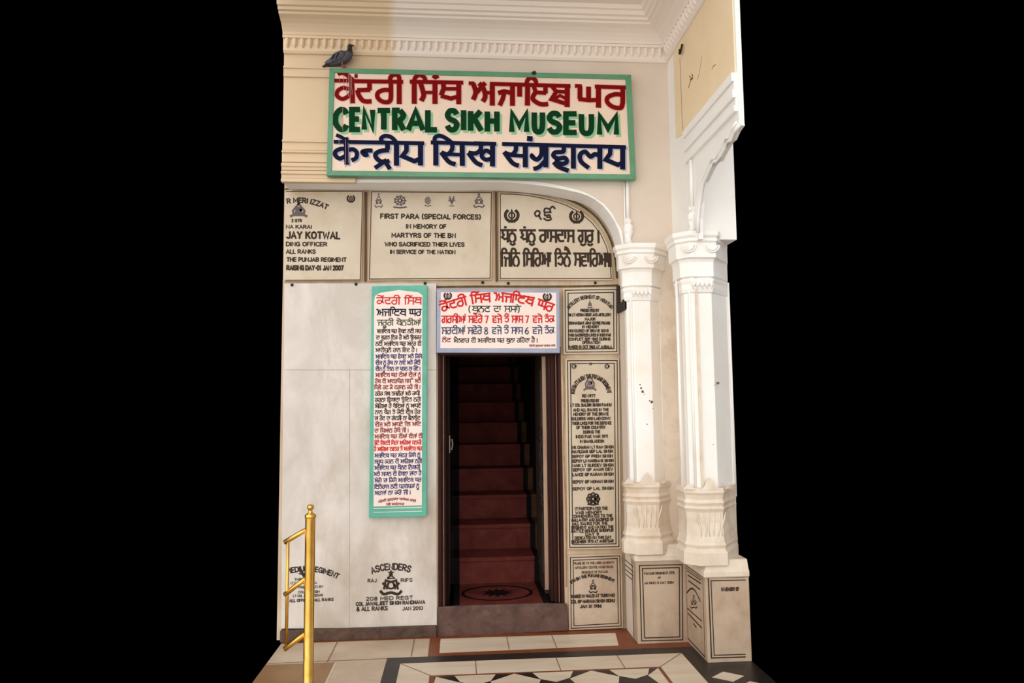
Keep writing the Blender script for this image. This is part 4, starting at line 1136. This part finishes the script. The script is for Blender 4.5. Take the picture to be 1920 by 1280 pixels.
# ------------------------------------------------------------------ opening hours sign over the door
YH = 5.185
hs = empty('hours_sign', 'lavender framed opening-hours sign fixed above the dark doorway', 'sign')
qh = ((819, 542), (1049, 541.5), (1050, 661.5), (818.5, 661))
slab_px('board', qh, YH, 5.24, 'lavender', hs, bevel=.003)
p = Plane('Y', YH); m = MB()
px_poly(m, p, [(826.5, 547.5), (1043, 548.5), (1043.5, 653), (825.5, 652.5)])
m.build('painted_panel', 'pink', hs)
p = Plane('Y', YH, .0024); m = MB()
text(m, p, 'ਕੇਂਦਰੀ ਸਿੱਖ ਅਜਾਇਬ ਘਰ', 830, 570, 1034, 586, .2, 0, arc=46)
text(m, p, '(ਖੁਲਣ ਦਾ ਸਮਾਂ)', 879, 574, 977, 585, .16, 1)
text(m, p, 'ਗਰਮੀਆਂ ਸਵੇਰੇ 7 ਵਜੇ ਤੋਂ ਸਾਮ 7 ਵਜੇ ਤੱਕ', 828, 592.5, 1039, 605, .18, 0); text(m, p, 'ਸਰਦੀਆਂ ਸਵੇਰੇ 8 ਵਜੇ ਤੋਂ ਸਾਮ 6 ਵਜੇ ਤੱਕ', 828, 614, 1039, 626, .16, 2)
text(m, p, 'ਨੋਟ', 829, 634, 845, 641, .2, 3); text(m, p, 'ਐਤਵਾਰ ਦੀ ਅਜਾਇਬ ਘਰ ਖੁਲਾ ਰਹਿੰਦਾ ਹੈ ।', 850, 634.5, 1008, 642, .18, 1); text(m, p, 'ਸਰੋਮਣੀ ਗੁਰਦੁਆਰਾ ਪਰਬੰਧਕ ਕਮੇਟੀ', 992, 646.5, 1041, 649.5, .2, 3)
khanda(m, p, 839.5, 555, 6.5, 1); khanda(m, p, 1026, 557, 7, 1)
m.build('painted_lettering', ['t_red', 't_black', 't_grey', 't_maroon'], hs)

# ------------------------------------------------------------------ large museum sign
YG = 4.95
ms = empty('museum_sign', 'large green framed museum sign in three scripts below the cornice', 'sign')
qs = ((617.5, 127), (1183.5, 140), (1193, 336), (612, 328.5))
m = MB()
fo = [at(x, y, YG) for x, y in qs]
inner = ((627, 136), (1173, 148.5), (1182, 326.5), (621.5, 319.5))
fi = [at(x, y, YG) for x, y in inner]
for i in range(4):
    j = (i+1) % 4
    a, b, c, d = fo[i], fo[j], fi[j], fi[i]
    m.prism([a, b, c, d], [(v.x, YG+.05, v.z) for v in (a, b, c, d)])
m.build('frame', 'green', ms, bevel=.002)
m = MB()
m.prism([(v.x, YG+.008, v.z) for v in fi], [(v.x, YG+.045, v.z) for v in fi])
m.build('board', 'cream', ms)
A = lambda pts: [(610+x/5.8167, 120+y/5.8167) for x, y in pts]
B = lambda pts: [(890+x/5.819, 120+y/5.819) for x, y in pts]
P_ = Plane('Y', YG+.008, .0010)
PL2 = Plane('Y', YG+.008, .0030)
red, grn, nav = [], [], []      # (points, width px, curve)
def R(f, pts, w=7.2, c=False): red.append((f(pts), w, c))
def N(f, pts, w=7.4, c=False): nav.append((f(pts), w, c))
# red Gurmukhi line
R(A, [(100, 183), (262, 184)], 6); R(A, [(285, 150), (290, 250), (297, 430)], 8); R(A, [(285, 270), (240, 270), (190, 262), (135, 295), (130, 350), (185, 382), (240, 360), (280, 320)], 6.5, True)
R(A, [(135, 112), (170, 100), (220, 110), (285, 165)], 7, True); R(A, [(318, 132), (352, 132)], 6)
R(A, [(262, 188), (850, 196)], 6.6); R(A, [(482, 190), (482, 288)], 7.5); R(A, [(490, 283), (345, 288)], 7.2); R(A, [(348, 285), (365, 340), (400, 392), (440, 410), (505, 408)], 7.5, True)
R(A, [(715, 195), (715, 370), (700, 405)], 7.5, True); R(A, [(715, 290), (640, 285), (575, 315), (573, 370), (625, 412), (690, 415), (715, 385)], 7.2, True)
R(A, [(708, 195), (712, 145), (755, 118), (800, 135), (808, 200)], 7, True); R(A, [(806, 190), (806, 438)], 8)
R(A, [(920, 194), (1505, 206)], 6.6); R(A, [(970, 195), (970, 436)], 8.2); R(A, [(965, 195), (985, 145), (1030, 122), (1080, 150), (1092, 200)], 7, True)
R(A, [(1040, 212), (1065, 300), (1072, 350), (1045, 405)], 8, True); R(A, [(1065, 312), (1200, 312)], 5.5); R(A, [(1196, 200), (1196, 437)], 8.4)
R(A, [(1172, 128), (1200, 148), (1232, 128)], 6.5)
R(A, [(1285, 205), (1292, 265), (1262, 345)], 8); R(A, [(1290, 272), (1455, 272)], 6); R(A, [(1258, 348), (1370, 378), (1455, 355)], 7); R(A, [(1455, 205), (1455, 440)], 8.2)
R(A, [(1563, 212), (1625, 212)], 6); R(A, [(1610, 210), (1640, 310), (1612, 392)], 8, True); R(A, [(1630, 335), (1745, 205)], 7.5)
R(B, [(45, 212), (85, 250), (112, 320), (112, 370), (88, 412)], 8, True); R(B, [(105, 312), (195, 318)], 6); R(B, [(192, 215), (192, 455)], 8.4); R(B, [(165, 218), (1045, 243)], 6.6)
R(B, [(255, 320), (320, 300), (432, 325)], 7.5); R(B, [(325, 305), (305, 385), (272, 455)], 7.5); R(B, [(412, 222), (412, 458)], 8.2); R(B, [(490, 225), (490, 358)], 8.2)
R(B, [(577, 228), (575, 455)], 8.4); R(B, [(562, 228), (580, 172), (620, 152), (662, 180), (672, 235)], 7, True)
R(B, [(640, 230), (665, 310)], 7); R(B, [(655, 310), (780, 318)], 6.5); R(B, [(772, 235), (772, 322)], 7.5); R(B, [(662, 312), (632, 378), (690, 428), (745, 442), (802, 436)], 7.6, True)
R(B, [(845, 245), (890, 305), (838, 385), (990, 432)], 7); R(B, [(885, 300), (1010, 308)], 6); R(B, [(1010, 240), (1008, 472)], 8.6); R(B, [(870, 380), (930, 345), (1005, 385)], 5)
R(B, [(1092, 240), (1170, 244)], 6); R(B, [(1148, 242), (1148, 385)], 8); R(B, [(1130, 383), (1250, 397), (1350, 392)], 7); R(B, [(1242, 248), (1242, 395)], 8); R(B, [(1350, 250), (1350, 478)], 8.6)
R(B, [(1310, 248), (1650, 258)], 6.6); R(B, [(1614, 258), (1614, 420), (1600, 470)], 8, True); R(B, [(1614, 338), (1530, 332), (1452, 365), (1448, 420), (1510, 470), (1590, 480), (1614, 450)], 7.4, True)
# green English line: one box per letter
eng = [('C', A, 112, 232, 500, 712), ('E', A, 290, 378, 498, 715), ('N', A, 425, 515, 500, 716), ('T', A, 570, 705, 508, 716), ('R', A, 757, 855, 506, 722), ('A', A, 905, 1065, 508, 722), ('L', A, 1118, 1218, 505, 718),
       ('S', A, 1330, 1435, 510, 718), ('I', A, 1496, 1520, 505, 722), ('K', A, 1585, 1700, 515, 728), ('H', B, 138, 242, 520, 738), ('M', B, 405, 566, 530, 742), ('U', B, 650, 738, 530, 738), ('S', B, 812, 928, 540, 742), ('E', B, 995, 1112, 545, 748), ('U', B, 1165, 1272, 548, 755), ('M', B, 1362, 1545, 560, 770)]
# navy Hindi line
N(A, [(92, 848), (235, 850)], 6.4); N(A, [(225, 800), (230, 960), (236, 1098)], 8); N(A, [(225, 930), (170, 925), (112, 955), (112, 1000), (160, 1032), (222, 1000)], 7, True); N(A, [(232, 945), (300, 930), (342, 965), (335, 1025), (285, 1052)], 7, True); N(A, [(118, 775), (170, 795), (230, 835)], 6)
N(A, [(232, 850), (1078, 866)], 6.6); N(A, [(515, 945), (450, 945), (405, 958), (430, 992), (470, 985)], 7, True)
N(A, [(678, 855), (678, 935)], 8); N(A, [(695, 940), (600, 950), (548, 985), (560, 1030), (610, 1065), (660, 1060)], 7.6, True); N(A, [(540, 1135), (600, 1095), (650, 1060), (705, 1148)], 7); N(A, [(640, 1070), (700, 1055)], 7)
N(A, [(776, 855), (776, 1110)], 8.6); N(A, [(780, 862), (720, 800), (650, 785), (608, 815), (625, 858)], 6.8, True)
N(A, [(885, 866), (885, 945), (840, 1005), (970, 1060), (1035, 1035)], 7.6); N(A, [(1038, 862), (1038, 1108)], 8.6)
N(A, [(1150, 856), (1745, 872)], 6.6); N(A, [(1205, 858), (1205, 1108)], 8.6); N(A, [(1195, 858), (1195, 805), (1245, 783), (1310, 808), (1392, 868)], 6.8, True)
N(A, [(1385, 870), (1380, 935), (1335, 985), (1265, 965)], 7.4, True); N(A, [(1262, 962), (1345, 1065), (1420, 1095)], 7.6, True); N(A, [(1330, 985), (1490, 990)], 6); N(A, [(1492, 866), (1494, 1112)], 8.6)
N(A, [(1695, 872), (1692, 935), (1640, 975), (1560, 968)], 7.4, True); N(A, [(1558, 968), (1640, 1072), (1712, 1105)], 7.6, True)
N(B, [(-10, 866), (235, 872)], 6.6); N(B, [(190, 985), (130, 945), (85, 975), (80, 1015), (125, 1045), (190, 1030)], 7, True); N(B, [(195, 870), (194, 1118)], 8.6); N(B, [(75, 980), (55, 940)], 6)
N(B, [(298, 872), (1650, 908)], 6.6); N(B, [(450, 880), (445, 945), (400, 990), (322, 965)], 7.4, True); N(B, [(320, 960), (410, 1078), (482, 1110)], 7.6, True); N(B, [(395, 995), (550, 1005)], 6); N(B, [(552, 880), (552, 1128)], 8.6); N(B, [(570, 812), (632, 818)], 9)
N(B, [(728, 888), (728, 985), (680, 1042), (625, 1010), (640, 985)], 7.6, True); N(B, [(778, 890), (776, 1128)], 8.4); N(B, [(770, 1055), (700, 1125), (640, 1145)], 7, True)
N(B, [(968, 892), (965, 955), (880, 965), (858, 1000), (905, 1032), (985, 1025), (1002, 1070), (950, 1090), (870, 1060)], 7.4, True); N(B, [(862, 1068), (910, 1120), (1025, 1165)], 7.6, True)
N(B, [(1076, 895), (1076, 1142)], 8.4); N(B, [(1245, 1135), (1160, 1065), (1150, 990), (1205, 958), (1260, 1010), (1310, 985), (1362, 1000)], 7.6, True); N(B, [(1365, 902), (1365, 1145)], 8.6)
N(B, [(1480, 908), (1476, 980), (1430, 1045), (1560, 1100), (1615, 1080)], 7.6); N(B, [(1614, 905), (1614, 1152)], 8.6)
ml, mh = MB(), MB()
for L, mi, dx, dy, grow in ((red, 0, 0, 0, 3.4), (nav, 2, 3.2, 2.4, 0)):
    for pts, w, c in L:
        px_ribbon(ml, PL2, pts, w+.8, mi, 0, c)
        px_ribbon(mh, P_, [(x+dx, y+dy) for x, y in pts], w+grow, mi, 0, c)
for ch, f, x0, x1, y0, y1 in eng:
    (a0, b0), (a1, b1) = f([(x0, y0)])[0], f([(x1, y1)])[0]
    text_s = LAT[ch]
    for st in text_s[1]:
        pts = [(a0+(u/max(.6, text_s[0]))*(a1-a0), b1+(v/10)*(b0-b1)) for u, v in parse(st)]
        px_ribbon(ml, PL2, pts, 10.2, 1)
        px_ribbon(mh, P_, [(x+4.2, y+4.4) for x, y in pts], 10.0, 1)
mh.build('letter_shadow', ['h_pink', 'h_green', 'h_blue'], ms)
ml.build('painted_lettering', ['l_red', 'l_green', 'l_navy'], ms)
md = MB()
PD = Plane('Y', YG+.008, .0046)
rnd = random.Random(11)
for x, ya, yb, w in ((654, 136, 182, 1.0), (657, 140, 196, .7), (660, 144, 178, .8), (650, 150, 176, .8), (645, 142, 168, .7), (637, 146, 158, .7), (648, 262, 314, .9), (653, 268, 306, .6), (643, 200, 246, .7), (636, 258, 272, .8), (640, 212, 240, .6)):
    px_ribbon(md, PD, [(x+rnd.uniform(-.6, .6), ya+(yb-ya)*t) for t in (0, .3, .55, .8, 1)], w, 0, 0, True)
o = md.build('droppings', 'dropping', ms)
tag(o, 'pale bird droppings streaked over the first letters')

# ------------------------------------------------------------------ brass railing
br = empty('brass_railing', 'polished brass stair railing with ball finial in front of the marble slabs', 'railing')
PX, PY = -.787, 3.9
m = MB(); m.lathe(PX, PY, [(.05, 0), (.05, .012), (.026, .02), (.026, 1.05)], 28)
m.build('post', 'brass', br, smooth=True)
m = MB(); m.lathe(PX, PY, [(.0255, 1.05), (.029, 1.055), (.029, 1.066), (.018, 1.074), (.010, 1.082), (.010, 1.092), (.016, 1.10), (.018, 1.108), (.014, 1.118), (.001, 1.122)], 24)
m.build('finial', 'brass', br, smooth=True)
for ya, yb in ((988, 1014), (1077, 1112), (1180, 1214)):
    m = MB(); a, b = at(582, ya, PY), at(536, yb+1, PY)
    d = (b-a); m.tube([a, a+d*1.06], .0125, 14)
    m.build('rail', 'brass', br, smooth=True)
m = MB(); a, b = at(540, 1012, PY), at(540, 1212, PY)
m.tube([a, Vector((a.x, a.y, b.z))], .0085, 12); m.build('baluster', 'brass', br, smooth=True)

# ------------------------------------------------------------------ pigeon on the sign
top = at(641, 127.3, YG+.02)
pg = empty('pigeon', 'grey pigeon perched on the top left corner of the large museum sign', 'bird')
pg.location = (top.x, YG+.022, top.z)
pg.scale = (1.06, 1.12, 1.06)
pg.rotation_euler = (0, 0, math.radians(-14))
sp = [((-.135, .018), .004, .018), ((-.11, .028), .007, .022), ((-.085, .036), .014, .022), ((-.055, .048), .027, .032), ((-.02, .062), .037, .042), ((.015, .074), .040, .044), ((.04, .086), .036, .040), ((.053, .102), .026, .028), ((.056, .118), .018, .021), ((.055, .132), .0155, .018), ((.055, .143), .0165, .019), ((.058, .153), .0155, .016), ((.061, .161), .009, .010)]
m = MB(); rings = []
for i, ((x, z), rr, wd) in enumerate(sp):
    a, b = sp[max(i-1, 0)][0], sp[min(i+1, len(sp)-1)][0]
    d = Vector((b[0]-a[0], 0, b[1]-a[1])).normalized()
    up = Vector((-d.z, 0, d.x))
    rings.append([Vector((x, 0, z)) + up*rr*math.cos(t) + Vector((0, 1, 0))*wd*.85*math.sin(t) for t in [2*math.pi*k/16 for k in range(16)]])
m.loft(rings)
for fi_, q in enumerate(m.f):
    k = fi_//16
    if fi_ < 12*16:
        m.m[fi_] = 1 if k < 2 else (2 if k >= 7 else 0)
m.build('body', ['feather', 'feather_dk', 'neck'], pg, smooth=True)
for s in (-1, 1):
    m = MB(); rings = []
    for x, z, rr, tk in ((.035, .082, .016, .006), (.01, .078, .03, .010), (-.03, .066, .030, .010), (-.07, .05, .02, .007), (-.11, .034, .008, .004)):
        rings.append([Vector((x, s*(.034 if x > -.05 else .024)+s*tk*math.sin(t), z+rr*math.cos(t))) for t in [2*math.pi*k/12 for k in range(12)]])
    m.loft(rings)
    w = m.build('wing', 'feather', pg, smooth=True)
    m = MB()
    for x in (-.015, -.045):
        m.tube([(x+.012, s*.046, .092-abs(x)*.3), (x, s*.048, .068-abs(x)*.2), (x-.012, s*.042, .046-abs(x)*.1)], [.004, .0055, .003], 8)
    m.build('wing_bar', 'feather_dk', w, smooth=True)
    m = MB(); m.tube([(.01, s*.014, .036), (.008, s*.014, .004)], .004, 8)
    for a in (-.5, 0, .5):
        m.tube([(.008, s*.014, .004), (.008+.022*math.cos(a), s*.014+.02*math.sin(a), .003)], .0028, 6)
    m.build('leg', 'orange', pg, smooth=True)
    m = MB(); m.lathe(.064, s*.0135, [(.0005, .146), (.003, .148), (.003, .151), (.0005, .153)], 8); m.build('eye', 'orange', pg, smooth=True)
m = MB(); m.tube([(.068, 0, .152), (.082, 0, .150), (.088, 0, .146)], [.006, .004, .001], 8); m.build('beak', 'beak', pg, smooth=True)

# ------------------------------------------------------------------ small ironwork
m = MB()
za, zb, zc = at(1164, 536, 5.22).z, at(1170, 566, 5.1).z, at(1175, 583, 5.1).z
m.box(XJ-.022, XJ-.001, 5.19, 5.236, zb-.01, za)
m.box(XJ-.022, XJ-.001, 4.985, 5.236, zc, zb)
m.box(XJ-.030, XJ-.001, 4.985, 5.03, zc-.004, zb+.004)
o = m.build('iron_bracket', 'iron', bevel=.006)
tag(o, 'black iron bracket on the jamb between the small tablet and the inner column', 'bracket')
h = atx(1277, 92, XW-.02)
m = MB(); m.tube([(h.x, h.y+.03, h.z+.012), (h.x-.004, h.y+.022, h.z-.022), (h.x-.008, h.y, h.z-.032), (h.x-.006, h.y-.022, h.z-.01), (h.x, h.y-.03, h.z+.02)], .008, 8)
tag(m.build('iron_hook', 'iron', smooth=True), 'black iron hook under the cornice at the corner of the yellow wall', 'hook')
def bolt(x, y, Y, label):
    q = at(x, y, Y)
    m = MB()
    n = 10
    m.loft([[(q.x+r*math.cos(2*math.pi*k/n), Y-d, q.z+r*math.sin(2*math.pi*k/n)) for k in range(n)] for r, d in ((.012, -.03), (.012, .0), (.009, .01), (.002, .014))])
    o = m.build('iron_bolt', 'iron', smooth=True)
    tag(o, label, 'bolt', 'iron bolts under the upper tablets')
bolt(547.5, 534, YSL, 'black bolt head under the KOTWAL tablet, nearer the cut left end')
bolt(667.5, 532.5, YSL, 'black bolt head under the KOTWAL tablet, near its right corner')
bolt(797, 531, YSL, 'black bolt head at the top right corner of the teal notice board')
bolt(905, 529.5, YN, 'black bolt head above the middle of the opening-hours sign')
bolt(953, 531, YN, 'black bolt head above the opening-hours sign, just right of the tablet gap')
bolt(1116, 530, YN, 'black bolt head above the small tablet with an arched heading')
q = at(1001, 137, YG)
m = MB(); m.tube([(q.x, YG-.004, q.z-.012), (q.x+.004, YG-.01, q.z+.012)], [.010, .006], 8); m.box(q.x-.016, q.x+.016, YG-.012, YG-.0015, q.z-.006, q.z+.006)
tag(m.build('iron_clip', 'iron'), 'small black clip on the top edge of the large museum sign', 'clip')
